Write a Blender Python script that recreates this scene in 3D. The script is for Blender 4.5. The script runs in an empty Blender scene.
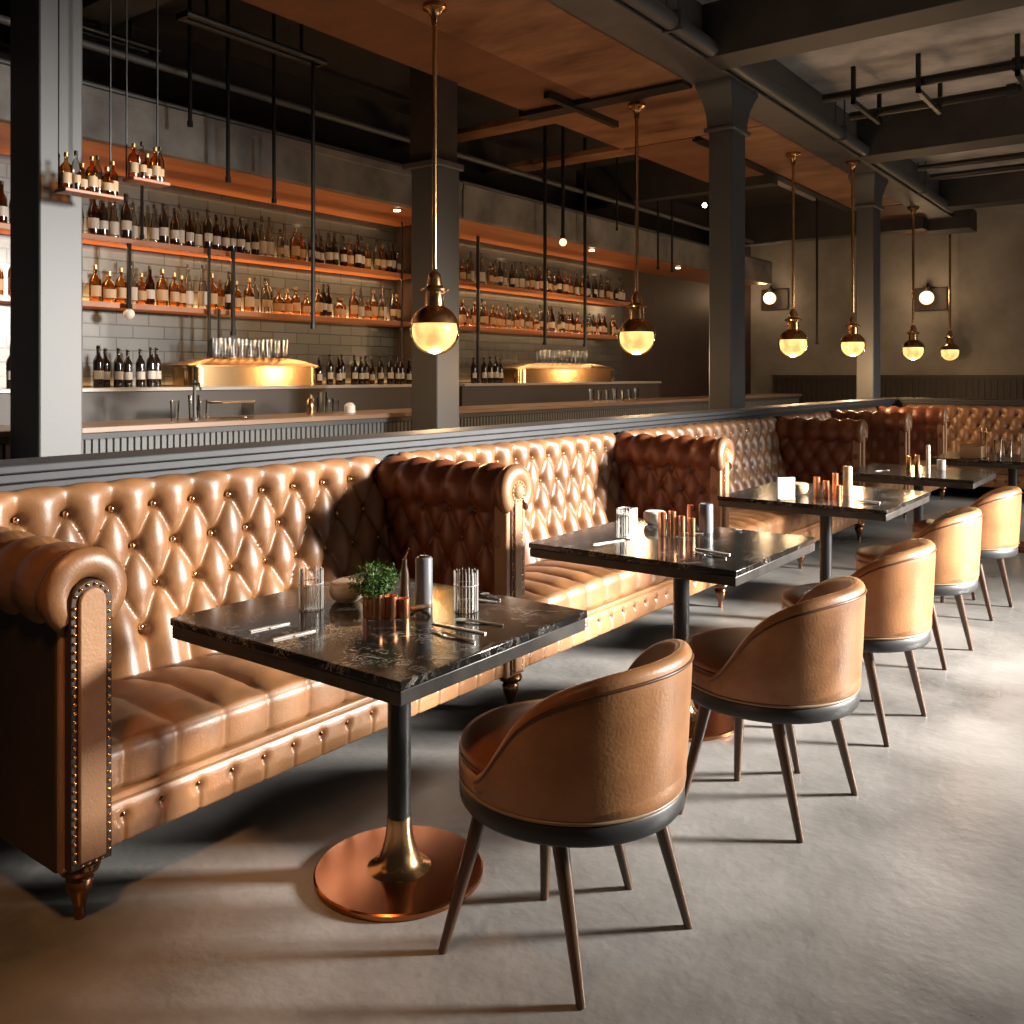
import bpy, math, random
import numpy as np
from mathutils import Vector, Matrix
PI = math.pi
rnd = random.Random(7)
col = bpy.context.scene.collection
scene = bpy.context.scene

# ------------------------------------------------------------------ materials
def mat(name, color=(.5, .5, .5), rough=.5, metal=0.0, color2=None, nscale=4.0, bump=0.0, bscale=60.0,
        coat=0.0, trans=0.0, emit=None, estr=0.0, rough2=None, detail=6.0, ior=None, coat_rough=.1, stretch=None, rand=0.0):
    m = bpy.data.materials.new(name); m.use_nodes = True
    nt = m.node_tree; n = nt.nodes; l = nt.links
    b = n['Principled BSDF']
    b.inputs['Base Color'].default_value = (*color, 1)
    b.inputs['Roughness'].default_value = rough
    b.inputs['Metallic'].default_value = metal
    b.inputs['Coat Weight'].default_value = coat
    b.inputs['Coat Roughness'].default_value = coat_rough
    b.inputs['Transmission Weight'].default_value = trans
    if ior: b.inputs['IOR'].default_value = ior
    if emit:
        b.inputs['Emission Color'].default_value = (*emit, 1)
        b.inputs['Emission Strength'].default_value = estr
    vec = None
    if color2 or bump or rough2 is not None:
        tc = n.new('ShaderNodeTexCoord'); mp = n.new('ShaderNodeMapping')
        l.new(tc.outputs['Object'], mp.inputs['Vector'])
        if stretch: mp.inputs['Scale'].default_value = stretch
        if rand:
            oi = n.new('ShaderNodeObjectInfo'); mu = n.new('ShaderNodeMath'); mu.operation = 'MULTIPLY'
            mu.inputs[1].default_value = rand
            l.new(oi.outputs['Random'], mu.inputs[0]); l.new(mu.outputs[0], mp.inputs['Location'])
        vec = mp.outputs['Vector']
    if color2 or rough2 is not None:
        no = n.new('ShaderNodeTexNoise'); no.inputs['Scale'].default_value = nscale
        no.inputs['Detail'].default_value = detail; no.inputs['Roughness'].default_value = .6
        l.new(vec, no.inputs['Vector'])
        cr = n.new('ShaderNodeMapRange'); cr.inputs[1].default_value = .32; cr.inputs[2].default_value = .68
        l.new(no.outputs['Fac'], cr.inputs[0])
        if color2:
            mx = n.new('ShaderNodeMix'); mx.data_type = 'RGBA'
            mx.inputs[6].default_value = (*color, 1); mx.inputs[7].default_value = (*color2, 1)
            l.new(cr.outputs[0], mx.inputs[0]); l.new(mx.outputs[2], b.inputs['Base Color'])
        if rough2 is not None:
            r2 = n.new('ShaderNodeMapRange'); r2.inputs[3].default_value = rough; r2.inputs[4].default_value = rough2
            l.new(cr.outputs[0], r2.inputs[0]); l.new(r2.outputs[0], b.inputs['Roughness'])
    if bump:
        nb = n.new('ShaderNodeTexNoise'); nb.inputs['Scale'].default_value = bscale; nb.inputs['Detail'].default_value = 4
        l.new(vec, nb.inputs['Vector'])
        bp = n.new('ShaderNodeBump'); bp.inputs['Strength'].default_value = bump; bp.inputs['Distance'].default_value = .01
        l.new(nb.outputs['Fac'], bp.inputs['Height']); l.new(bp.outputs['Normal'], b.inputs['Normal'])
    return m

def tile_mat(name, c1, c2, mortar, sx=1.0, sz=1.0):
    m = mat(name, c1, .35, coat=.3); nt = m.node_tree; n = nt.nodes; l = nt.links; b = n['Principled BSDF']
    tc = n.new('ShaderNodeTexCoord'); sp = n.new('ShaderNodeSeparateXYZ'); cb = n.new('ShaderNodeCombineXYZ')
    l.new(tc.outputs['Object'], sp.inputs[0]); l.new(sp.outputs[1], cb.inputs[0]); l.new(sp.outputs[2], cb.inputs[1])
    br = n.new('ShaderNodeTexBrick'); l.new(cb.outputs[0], br.inputs['Vector'])
    br.inputs['Color1'].default_value = (*c1, 1); br.inputs['Color2'].default_value = (*c2, 1); br.inputs['Mortar'].default_value = (*mortar, 1)
    br.inputs['Scale'].default_value = 1.0; br.inputs['Brick Width'].default_value = .30; br.inputs['Row Height'].default_value = .11
    br.inputs['Mortar Size'].default_value = .006
    l.new(br.outputs['Color'], b.inputs['Base Color'])
    bp = n.new('ShaderNodeBump'); bp.inputs['Strength'].default_value = .5; bp.inputs['Distance'].default_value = .01; bp.invert = True
    l.new(br.outputs['Fac'], bp.inputs['Height']); l.new(bp.outputs['Normal'], b.inputs['Normal'])
    return m

def marble_mat():
    m = mat('black_marble', (.012, .011, .010), .13); nt = m.node_tree; n = nt.nodes; l = nt.links; b = n['Principled BSDF']
    tc = n.new('ShaderNodeTexCoord'); oi = n.new('ShaderNodeObjectInfo')
    mp = n.new('ShaderNodeMapping'); l.new(tc.outputs['Object'], mp.inputs[0])
    mu = n.new('ShaderNodeMath'); mu.operation = 'MULTIPLY'; mu.inputs[1].default_value = 9
    l.new(oi.outputs['Random'], mu.inputs[0]); l.new(mu.outputs[0], mp.inputs['Location'])
    n1 = n.new('ShaderNodeTexNoise'); n1.inputs['Scale'].default_value = 11; n1.inputs['Detail'].default_value = 8
    n1.inputs['Roughness'].default_value = .7; n1.inputs['Distortion'].default_value = 1.6
    l.new(mp.outputs[0], n1.inputs['Vector'])
    s = n.new('ShaderNodeMath'); s.operation = 'SUBTRACT'; s.inputs[1].default_value = .5; l.new(n1.outputs['Fac'], s.inputs[0])
    a = n.new('ShaderNodeMath'); a.operation = 'ABSOLUTE'; l.new(s.outputs[0], a.inputs[0])
    r = n.new('ShaderNodeMapRange'); r.inputs[1].default_value = 0; r.inputs[2].default_value = .020; r.inputs[3].default_value = 1; r.inputs[4].default_value = 0
    l.new(a.outputs[0], r.inputs[0])
    n2 = n.new('ShaderNodeTexNoise'); n2.inputs['Scale'].default_value = 9; l.new(mp.outputs[0], n2.inputs['Vector'])
    r2 = n.new('ShaderNodeMapRange'); r2.inputs[1].default_value = .44; r2.inputs[2].default_value = .66; l.new(n2.outputs['Fac'], r2.inputs[0])
    mm = n.new('ShaderNodeMath'); mm.operation = 'MULTIPLY'; l.new(r.outputs[0], mm.inputs[0]); l.new(r2.outputs[0], mm.inputs[1])
    mx = n.new('ShaderNodeMix'); mx.data_type = 'RGBA'; mx.inputs[6].default_value = (.012, .011, .010, 1); mx.inputs[7].default_value = (.40, .38, .35, 1)
    l.new(mm.outputs[0], mx.inputs[0]); l.new(mx.outputs[2], b.inputs['Base Color'])
    nb = n.new('ShaderNodeTexNoise'); nb.inputs['Scale'].default_value = 120; l.new(mp.outputs[0], nb.inputs['Vector'])
    bp = n.new('ShaderNodeBump'); bp.inputs['Strength'].default_value = .05; bp.inputs['Distance'].default_value = .002
    l.new(nb.outputs['Fac'], bp.inputs['Height']); l.new(bp.outputs['Normal'], b.inputs['Normal'])
    return m

def thin_glass(name, tint, gl=.12):
    m = bpy.data.materials.new(name); m.use_nodes = True; nt = m.node_tree; n = nt.nodes; l = nt.links; n.clear()
    o = n.new('ShaderNodeOutputMaterial'); t = n.new('ShaderNodeBsdfTransparent'); t.inputs[0].default_value = (*tint, 1)
    g = n.new('ShaderNodeBsdfGlossy'); g.inputs['Roughness'].default_value = .06; g.inputs['Color'].default_value = (1, 1, 1, 1)
    f = n.new('ShaderNodeFresnel'); f.inputs[0].default_value = 1.35; mx = n.new('ShaderNodeMixShader')
    ad = n.new('ShaderNodeMath'); ad.operation = 'MULTIPLY_ADD'; ad.inputs[1].default_value = 1.0; ad.inputs[2].default_value = gl; ad.use_clamp = True
    l.new(f.outputs[0], ad.inputs[0]); l.new(ad.outputs[0], mx.inputs[0]); l.new(t.outputs[0], mx.inputs[1]); l.new(g.outputs[0], mx.inputs[2]); l.new(mx.outputs[0], o.inputs[0])
    return m
def globe_mat():
    m = mat('globe_glow', (.7, .5, .25), .3); nt = m.node_tree; n = nt.nodes; l = nt.links; b = n['Principled BSDF']
    tc = n.new('ShaderNodeTexCoord'); no = n.new('ShaderNodeTexNoise'); no.inputs['Scale'].default_value = 7; l.new(tc.outputs['Object'], no.inputs['Vector'])
    mr = n.new('ShaderNodeMapRange'); mr.inputs[1].default_value = .35; mr.inputs[2].default_value = .65; mr.inputs[3].default_value = .75; mr.inputs[4].default_value = 1.6
    l.new(no.outputs['Fac'], mr.inputs[0]); l.new(mr.outputs[0], b.inputs['Emission Strength']); b.inputs['Emission Color'].default_value = (1.0, .78, .42, 1)
    return m
M = dict(
    floor=mat('polished_concrete', (.095, .092, .088), .24, color2=(.33, .32, .308), nscale=1.0, bump=.22, bscale=26, rough2=.50, detail=12),
    concrete=mat('raw_concrete', (.07, .067, .064), .85, color2=(.24, .23, .22), nscale=1.6, bump=.7, bscale=9, detail=12),
    ceilc=mat('ceiling_concrete', (.26, .245, .225), .85, color2=(.62, .58, .54), nscale=1.6, bump=.8, bscale=9, detail=12),
    wallc=mat('plaster_wall', (.16, .148, .135), .85, color2=(.33, .31, .285), nscale=.8, bump=.3, bscale=8, detail=12),
    dark=mat('dark_ceiling', (.035, .028, .024), .8, color2=(.06, .042, .033), nscale=1.5, bump=.2),
    steel=mat('charcoal_steel', (.085, .088, .092), .5, metal=.1, bump=.05, bscale=90),
    steelb=mat('black_steel', (.014, .014, .014), .4, metal=.3),
    beam=mat('dark_beam', (.03, .028, .027), .6, color2=(.05, .045, .042), nscale=3),
    beamg=mat('grey_beam', (.10, .092, .086), .5, metal=.2, color2=(.14, .125, .115), nscale=3),
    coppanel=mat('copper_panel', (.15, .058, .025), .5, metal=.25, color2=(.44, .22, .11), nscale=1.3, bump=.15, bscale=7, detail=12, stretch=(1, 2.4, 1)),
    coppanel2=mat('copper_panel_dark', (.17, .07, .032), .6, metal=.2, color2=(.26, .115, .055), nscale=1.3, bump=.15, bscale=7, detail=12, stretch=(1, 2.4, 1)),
    leather=mat('chestnut_leather', (.12, .050, .017), .44, color2=(.30, .138, .052), nscale=4.5, bump=.10, bscale=150, coat=.5, coat_rough=.40, detail=8),
    leatherx=mat('russet_leather', (.13, .034, .012), .42, color2=(.24, .070, .026), nscale=5, bump=.10, bscale=150, coat=.3, coat_rough=.35),
    leatherr=mat('rail_leather', (.24, .110, .045), .38, color2=(.38, .19, .085), nscale=6, bump=.08, bscale=120, coat=.4, coat_rough=.22),
    leatherp=mat('leather_panel', (.30, .155, .075), .5, color2=(.40, .23, .12), nscale=6, bump=.15, bscale=120),
    leatherd=mat('dark_hide', (.035, .022, .016), .5, color2=(.05, .03, .02), nscale=4, bump=.1),
    tan=mat('tan_leather', (.17, .066, .020), .42, color2=(.46, .215, .085), nscale=3.2, bump=.10, bscale=120, coat=.12, coat_rough=.3, detail=9, rand=7),
    tanin=mat('seat_leather', (.15, .05, .016), .4, color2=(.28, .105, .036), nscale=5, bump=.08, bscale=120, coat=.15, coat_rough=.3),
    piping=mat('leather_piping', (.11, .04, .016), .4),
    brass=mat('aged_brass', (.52, .31, .15), .25, metal=1, color2=(.42, .23, .10), nscale=6),
    brassb=mat('polished_brass', (.66, .41, .20), .2, metal=1),
    copper=mat('spun_copper', (.42, .16, .065), .20, metal=1),
    coppot=mat('copper_pot', (.80, .36, .18), .32, metal=1),
    bronze=mat('bronze_foot', (.30, .15, .08), .22, metal=1),
    marble=marble_mat(),
    edge=mat('table_edge', (.035, .032, .03), .35, metal=.3, color2=(.07, .065, .06), nscale=10),
    walnut=mat('walnut_leg', (.05, .024, .013), .38, color2=(.10, .05, .026), nscale=9, stretch=(1, 1, .15), coat=.2),
    ringm=mat('charcoal_ring', (.02, .021, .022), .45),
    trimc=mat('cream_piping', (.50, .38, .25), .45), trimd=mat('ring_piping', (.26, .17, .10), .4),
    shelf=mat('shelf_wood', (.34, .115, .04), .45, color2=(.48, .19, .07), nscale=3, stretch=(3, .3, 3), coat=.15),
    wood=mat('counter_wood', (.14, .08, .05), .4, color2=(.22, .135, .085), nscale=3, stretch=(3, .3, 3), coat=.2),
    flute=mat('fluted_paint', (.07, .074, .074), .55),
    ledge=mat('ledge_paint', (.026, .029, .034), .62, bump=.05, bscale=40, color2=(.038, .041, .046), nscale=4),
    stone=mat('back_ledge', (.38, .34, .30), .35),
    tile=tile_mat('wall_tile', (.045, .050, .054), (.068, .073, .076), (.014, .014, .014)),
    tiled=tile_mat('dark_tile', (.03, .032, .034), (.05, .052, .053), (.012, .012, .012)),
    panelb=mat('brown_panel', (.030, .018, .014), .5, color2=(.05, .028, .02), nscale=2),
    wains=mat('wainscot', (.045, .036, .031), .55),
    gdark=mat('bottle_dark_glass', (.016, .010, .007), .08, coat=.5),
    gamber=thin_glass('bottle_amber', (.80, .44, .15), .06),
    gclear=thin_glass('bottle_clear', (.74, .70, .64), .06),
    gbrown=thin_glass('bottle_brown', (.26, .09, .04), .05),
    glass=thin_glass('tumbler_glass', (.95, .95, .94), 0), gshell=thin_glass('globe_shell', (1.0, .86, .58), .04),
    label=mat('paper_label', (.55, .50, .43), .6),
    labelo=mat('cream_label', (.50, .34, .19), .6),
    cap=mat('bottle_cap', (.03, .022, .02), .35),
    capg=mat('gold_cap', (.6, .38, .16), .3, metal=1),
    wire=mat('chrome_wire', (.92, .90, .86), .35, metal=.6),
    cutlery=mat('silver_cutlery', (.92, .90, .86), .38, metal=.7),
    wax=mat('grey_wax', (.15, .16, .18), .4, coat=.3),
    white=mat('white_card', (.72, .70, .66), .5),
    bowl=mat('pale_wood_bowl', (.42, .29, .18), .5, color2=(.56, .42, .28), nscale=8, stretch=(1, 1, 6)),
    leaf=mat('herb_leaf', (.045, .11, .02), .5, color2=(.10, .20, .045), nscale=30),
    soil=mat('soil', (.02, .014, .01), .9),
    globe=globe_mat(),
    sglobe=mat('sconce_glow', (.9, .8, .65), .3, emit=(1.0, .72, .42), estr=1.8),
    spot=mat('spot_glow', (.9, .8, .6), .3, emit=(1.0, .75, .45), estr=25),
    frame=mat('window_frame', (.05, .05, .05), .5),
)

# ------------------------------------------------------------------ mesh builder
class MB:
    def __init__(s): s.v = []; s.f = []; s.mi = []
    def add(s, vs, fs, mi=0):
        o = len(s.v); s.v += [tuple(map(float, p)) for p in vs]; s.f += [tuple(i + o for i in f) for f in fs]; s.mi += [mi] * len(fs); return s
    def box(s, x0, x1, y0, y1, z0, z1, mi=0):
        vs = [(x, y, z) for x in (x0, x1) for y in (y0, y1) for z in (z0, z1)]
        return s.add(vs, [(0, 1, 3, 2), (4, 6, 7, 5), (0, 4, 5, 1), (2, 3, 7, 6), (0, 2, 6, 4), (1, 5, 7, 3)], mi)
    def lathe(s, prof, seg=24, c=(0, 0, 0), mi=0, mtx=None):
        vs = []; fs = []; n = len(prof)
        for r, z in prof:
            for k in range(seg):
                a = 2 * PI * k / seg; vs.append((r * math.cos(a), r * math.sin(a), z))
        for i in range(n - 1):
            for k in range(seg):
                k2 = (k + 1) % seg; fs.append((i * seg + k, i * seg + k2, (i + 1) * seg + k2, (i + 1) * seg + k))
        if prof[0][0] > 1e-5: fs.append(tuple(reversed(range(seg))))
        if prof[-1][0] > 1e-5: fs.append(tuple((n - 1) * seg + k for k in range(seg)))
        if mtx is not None: vs = [mtx @ Vector(p) for p in vs]
        return s.add([(p[0] + c[0], p[1] + c[1], p[2] + c[2]) for p in vs], fs, mi)
    def tube(s, pts, r, seg=8, mi=0):
        pts = [Vector(p) for p in pts]; vs = []; fs = []; n = len(pts)
        rs = r if isinstance(r, (list, tuple)) else [r] * n
        up = Vector((0, 0, 1))
        for i, p in enumerate(pts):
            d = (pts[min(i + 1, n - 1)] - pts[max(i - 1, 0)]).normalized()
            a = d.cross(up)
            if a.length < .05: a = d.cross(Vector((1, 0, 0)))
            a.normalize(); b = d.cross(a)
            for k in range(seg):
                t = 2 * PI * k / seg; vs.append(p + (a * math.cos(t) + b * math.sin(t)) * rs[i])
        for i in range(n - 1):
            for k in range(seg):
                k2 = (k + 1) % seg; fs.append((i * seg + k, i * seg + k2, (i + 1) * seg + k2, (i + 1) * seg + k))
        fs.append(tuple(reversed(range(seg)))); fs.append(tuple((n - 1) * seg + k for k in range(seg)))
        return s.add(vs, fs, mi)
    def sphere(s, c, r, seg=24, rings=12, z0=-1, z1=1, mi=0):
        a0 = math.asin(max(-1, z0)); a1 = math.asin(min(1, z1))
        prof = [(max(0, r * math.cos(a0 + (a1 - a0) * i / rings)), r * math.sin(a0 + (a1 - a0) * i / rings)) for i in range(rings + 1)]
        return s.lathe(prof, seg, c, mi)
    def build(s, name, m, parent=None, bevel=0, smooth=True, ang=38, loc=None):
        me = bpy.data.meshes.new(name); me.from_pydata(s.v, [], s.f)
        ms = m if isinstance(m, (list, tuple)) else [m]
        for q in ms: me.materials.append(q)
        if len(ms) > 1: me.polygons.foreach_set('material_index', s.mi)
        me.validate()
        import bmesh
        bm = bmesh.new(); bm.from_mesh(me); bmesh.ops.remove_doubles(bm, verts=bm.verts, dist=1e-6)
        bmesh.ops.recalc_face_normals(bm, faces=bm.faces); bm.to_mesh(me); bm.free()
        if smooth:
            me.polygons.foreach_set('use_smooth', [True] * len(me.polygons)); me.set_sharp_from_angle(angle=math.radians(ang))
        o = bpy.data.objects.new(name, me); col.objects.link(o)
        if parent: o.parent = parent
        if loc: o.location = loc
        if bevel:
            b = o.modifiers.new('Bevel', 'BEVEL'); b.width = bevel; b.segments = 2; b.limit_method = 'ANGLE'
        return o

def tag(o, label=None, cat=None, group=None, kind=None):
    if label: o['label'] = label
    if cat: o['category'] = cat
    if group: o['group'] = group
    if kind: o['kind'] = kind
    return o
def thing(name, label, cat, loc=(0, 0, 0), rz=0, group=None):
    o = bpy.data.objects.new(name, None); col.objects.link(o); o.location = loc; o.rotation_euler = (0, 0, rz); o.empty_display_size = .1
    return tag(o, label, cat, group)
def kids(o): return [c for c in ALLC.get(o.name, [])]
def copy_tree(o, parent=None):
    c = o.copy(); col.objects.link(c); c.parent = parent
    for ch in list(o.children): copy_tree(ch, c)
    return c
ORD = 'first second third fourth fifth sixth seventh eighth ninth tenth eleventh twelfth thirteenth fourteenth fifteenth sixteenth seventeenth eighteenth nineteenth twentieth'.split()
def ordw(i):
    if i < 20: return ORD[i]
    t = ['twenty', 'thirty', 'forty', 'fifty'][(i + 1) // 10 - 2]; u = (i + 1) % 10
    return {'twenty': 'twentieth', 'thirty': 'thirtieth', 'forty': 'fortieth', 'fifty': 'fiftieth'}[t] if u == 0 else t + '-' + ORD[u - 1]
def struct(name, mb, m, **k): return tag(mb.build(name, m, **k), kind='structure')

# ------------------------------------------------------------------ setting
H = 4.03     # underside of the beams and copper panels
HC = 4.48    # concrete ceiling
struct('floor', MB().box(-7.6, 5.6, -3, 18.2, -.1, 0), M['floor'])
struct('ceiling', MB().box(-5.4, 5.6, -3, 18.2, HC, HC + .15), M['ceilc'])
struct('ceiling_bar', MB().box(-7.6, -5.4, -3, 18.2, HC, HC + .15), M['dark'])
struct('wall_far', MB().box(-7.6, 5.6, 18.0, 18.2, 0, HC), M['wallc'])
w = MB().box(-6.9, 5.6, 17.95, 18.0, 0, 1.38)
for k in range(90): w.box(-6.9 + k * .1, -6.9 + k * .1 + .055, 17.93, 17.955, .1, 1.36)
w.box(-6.9, 5.6, 17.90, 18.0, 1.38, 1.44)
struct('trim_1', w, M['wains'])
struct('wall_left', MB().box(-7.6, -7.4, -1, 18, 3.5, HC), M['dark'])
w = MB().box(-7.6, -7.4, -1, 7.55, 0, 3.5)
struct('wall_left', w, M['tile'])
struct('wall_left', MB().box(-7.6, -7.4, 7.55, 12.75, 0, 3.5), M['tiled'])
struct('wall_left', MB().box(-7.6, -7.4, 12.75, 18.0, 0, 3.5), M['panelb'])
struct('wall_left', MB().box(-7.4, -6.95, 7.62, 8.05, 0, 3.15), M['panelb'])
# right wall with three large windows
wz0, wz1 = .55, 3.7
wins = [(1.2, 4.2), (5.2, 8.6), (9.6, 13.6)]
w = MB().box(5.4, 5.6, -3, 18, 0, wz0).box(5.4, 5.6, -3, 18, wz1, HC)
ys = [-3] + [y for p in wins for y in p] + [18]
for a, b in zip(ys[0::2], ys[1::2]): w.box(5.4, 5.6, a, b, wz0, wz1)
struct('wall_right', w, M['wallc'])
for k, (a, b) in enumerate(wins):
    f = MB()
    for y in (a, (a + b) / 2 - .03, b - .06): f.box(5.44, 5.52, y, y + .06, wz0, wz1)
    for z in (wz0, 2.9, wz1 - .06): f.box(5.44, 5.52, a, b, z, z + .06)
    struct('window_%d' % (k + 1), f, M['frame'])

# low partition wall behind the benches with its moulded grey ledge
struct('wall_partition', MB().box(-3.29, -3.17, -.5, 12.5, 0, 1.09).box(-3.29, 1.6, 12.38, 12.5, 0, 1.09), M['ledge'])
lg = MB().box(-3.34, -3.10, -.5, 12.34, 1.115, 1.145).box(-3.31, -3.13, -.5, 12.34, 1.08, 1.115)
lg.box(-3.34, 1.6, 12.34, 12.54, 1.115, 1.145).box(-3.31, 1.6, 12.36, 12.52, 1.08, 1.115)
struct('trim_2', lg, M['ledge'], bevel=.006)

# steel columns
def column(x1, y0, wx, wy, top, lab, cap=True):
    r = thing('steel_column', lab, 'column', (x1 - wx / 2, y0 + wy / 2, 0))
    MB().box(-wx / 2, wx / 2, -wy / 2, wy / 2, 0, top).build('shaft', M['steel'], r, bevel=.012)
    if cap:
        a, b = wx / 2, wy / 2
        MB().box(-a - .035, a + .035, -b - .035, b + .035, top - .42, top - .38).build('collar', M['steel'], r, bevel=.01)
        c = MB(); z0, z1 = top - .38, top; e = .0; g = .15
        lv = [(0.01, z0), (.02, z0 + .09), (.05, z0 + .19), (.11, z0 + .29), (g, z1 - .04), (g, z1)]
        vs = [(sx * (a + .005 + q * .35), sy * (b + q), z) for q, z in lv for sx, sy in ((-1, -1), (1, -1), (1, 1), (-1, 1))]
        fs = [(i * 4 + k, i * 4 + (k + 1) % 4, i * 4 + 4 + (k + 1) % 4, i * 4 + 4 + k) for i in range(len(lv) - 1) for k in range(4)]
        c.add(vs, fs + [(3, 2, 1, 0), tuple(len(vs) - 4 + k for k in range(4))]); c.build('capital', M['steel'], r, ang=60)
    return r
column(-5.3, 2.54, .36, .26, HC, 'thick grey column at the far left edge, in front of the bar counter', cap=False)
column(-5.28, 5.93, .31, .30, 3.32, 'grey column between the two bar bays behind the nearest globe pendant', cap=False)
tag(MB().box(-5.67,-5.25,5.90,6.26,3.26,3.32).build('column_cap', M['steel'], bevel=.01), 'flat grey cap plate on the column between the bar bays', 'cap plate')
column(-3.30, 7.60, .22, .31, H, 'tall grey column with flared capital, nearer of the two behind the bench ledge')
column(-3.36, 12.2, .22, .33, H, 'tall grey column with flared capital, farther of the two behind the bench ledge')
# dark header over second column
MB().box(-5.62, -5.3, 5.95, 6.22, 3.32, HC).build('bar_header_block', M['dark']); tag(bpy.context.scene.objects['bar_header_block'], 'dark boxed post above the cap of the bar column', 'beam')

# long beam with its pipe
bm_ = thing('long_beam', 'long grey ceiling beam running over the two tall columns', 'beam', (-3.43, 8, H))
MB().box(-.17, .17, -8.5, 8.6, .03, .45).box(-.19, .19, -8.5, 8.6, 0, .03).build('web', M['beamg'], bm_, bevel=.008)
pp = MB().tube([(-3.175, -.5, 4.10), (-3.175, 15.9, 4.10)], .066, 20)
for y in (6.2, 10.2, 13.9): pp.box(-3.25, -3.09, y, y + .03, 4.025, 4.18).tube([(-3.12, y + .015, 4.17), (-3.12, y + .015, HC)], .010, 8).tube([(-3.22, y + .015, 4.17), (-3.22, y + .015, HC)], .010, 8)
tag(pp.build('ceiling_pipe', M['steel']), 'thick grey pipe running along the right side of the long ceiling beam', 'pipe')

# cross beams to the right
def xbeam(x0, x1, y0, y1, z0, z1, lab, m='beam'):
    tag(MB().box(x0, x1, y0, y1, z0, z1).build('cross_beam', M[m], bevel=.006), lab, 'beam')
xbeam(-3.25, 5.4, 6.92, 7.28, H, HC, 'broad dark cross beam at upper right, nearest the viewer')
xbeam(-3.25, 5.4, 11.15, 11.6, H, HC, 'dark cross beam at right level with the farther tall column')
xbeam(-3.25, 5.4, 15.4, 15.8, H + .02, HC, 'dark cross beam at right farthest away, close to the plaster wall')
xbeam(-7.4, -3.6, 15.9, 16.2, H - .2, HC, 'dark cross beam over the far end of the bar')
tag(MB().box(-3.7, -3.0, 16.4, 17.0, 3.85, 4.2).build('duct_box', M['beam'], bevel=.01), 'dark square box closing the far end of the long beam', 'duct')

# copper coloured ceiling panels
def panel(x0, x1, y0, y1, lab, m='coppanel', z=H):
    tag(MB().box(x0, x1, y0, y1, z, z + .06).build('ceiling_panel', M[m], bevel=.003), lab, 'ceiling panel')
panel(-4.56, -3.6, .4, 7.32, 'wide copper ceiling panel beside the long beam, above the nearest pendant')
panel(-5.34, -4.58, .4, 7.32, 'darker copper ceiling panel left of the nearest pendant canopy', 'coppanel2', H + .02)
panel(-5.3, -3.6, 7.44, 9.12, 'copper ceiling panel around the canopy of the second pendant')
panel(-7.35, -5.3, 7.5, 7.78, 'narrow copper strip under the ceiling void, nearer of two')
panel(-7.35, -5.3, 9.12, 9.42, 'narrow copper strip under the ceiling void, farther of two')
panel(-5.3, -4.42, 9.16, 11.4, 'dark copper ceiling panel left of the thin black slot strip', 'coppanel2')
panel(-4.34, -3.6, 9.16, 14.6, 'long copper ceiling panel running past the third pendant')
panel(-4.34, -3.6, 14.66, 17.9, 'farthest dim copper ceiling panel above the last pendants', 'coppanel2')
tag(MB().box(-5.4, -3.62, 7.28, 7.48, H - .03, H + .04).build('ceiling_track_and_slot', M['steelb']), 'black track across the copper ceiling between first and second pendants', 'track')
tag(MB().box(-4.45, -4.33, 9.2, 14.6, H - .025, H + .03).build('ceiling_track_and_slot', M['steelb']), 'black strip in place of the recessed dark slot beside the third pendant', 'track')  # solid black strip stands for the dark of a recessed slot
tag(MB().box(-4.8, -4.74, 6.85, 8.1, H - .06, H).build('ceiling_track_and_slot', M['steelb']), 'short black track bar beside the cross track', 'track')
tag(MB().box(-7.4, -4.4, 11.4, 11.6, H - .12, HC).build('cross_beam', M['beam']), 'dark cross beam above the right-hand bar bay', 'beam')
tag(MB().box(-7.4, -5.36, 3.3, 3.6, H - .02, HC).build('cross_beam', M['beam']), 'dark cross beam at the upper left over the first bar bay', 'beam')

# pipes on the right ceiling
def pipe(pts, r, lab, m='steelb', cl=()):
    o = MB().tube(pts, r, 14)
    for x in cl: o.tube([(x, pts[0][1], pts[0][2]), (x + .09, pts[0][1], pts[0][2])], r * 1.35, 14)
    tag(o.build('ceiling_pipe', M[m]), lab, 'pipe')
pipe([(-3.05, 9.3, 4.24), (3.5, 9.3, 4.24)], .045, 'black crosswise ceiling pipe at upper right, nearer of a pair', cl=(-1.35, .6))
pipe([(-3.0, 10.0, 4.21), (3.5, 10.0, 4.21)], .045, 'black crosswise ceiling pipe at upper right, farther of a pair', cl=(-1.5, .7))
pipe([(-3.05, 13.2, 4.24), (3.5, 13.2, 4.24)], .04, 'thin black ceiling pipe behind the second cross beam', cl=(-1.2,))
pipe([(-3.05, 13.9, 4.24), (3.5, 13.9, 4.24)], .04, 'thin black ceiling pipe farthest away near the plaster wall')
for x, l in ((-2.75, 'black pipe bracket nearest the long beam'), (-2.15, 'black pipe bracket second from the long beam'), (-1.32, 'black pipe bracket third from the long beam')):
    b = MB().box(x, x + .04, 9.2, 10.15, 4.11, 4.155).box(x, x + .04, 9.2, 9.24, 4.11, HC).box(x, x + .04, 10.11, 10.15, 4.11, HC)
    tag(b.build('pipe_bracket', M['steelb']), l, 'bracket')

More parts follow.
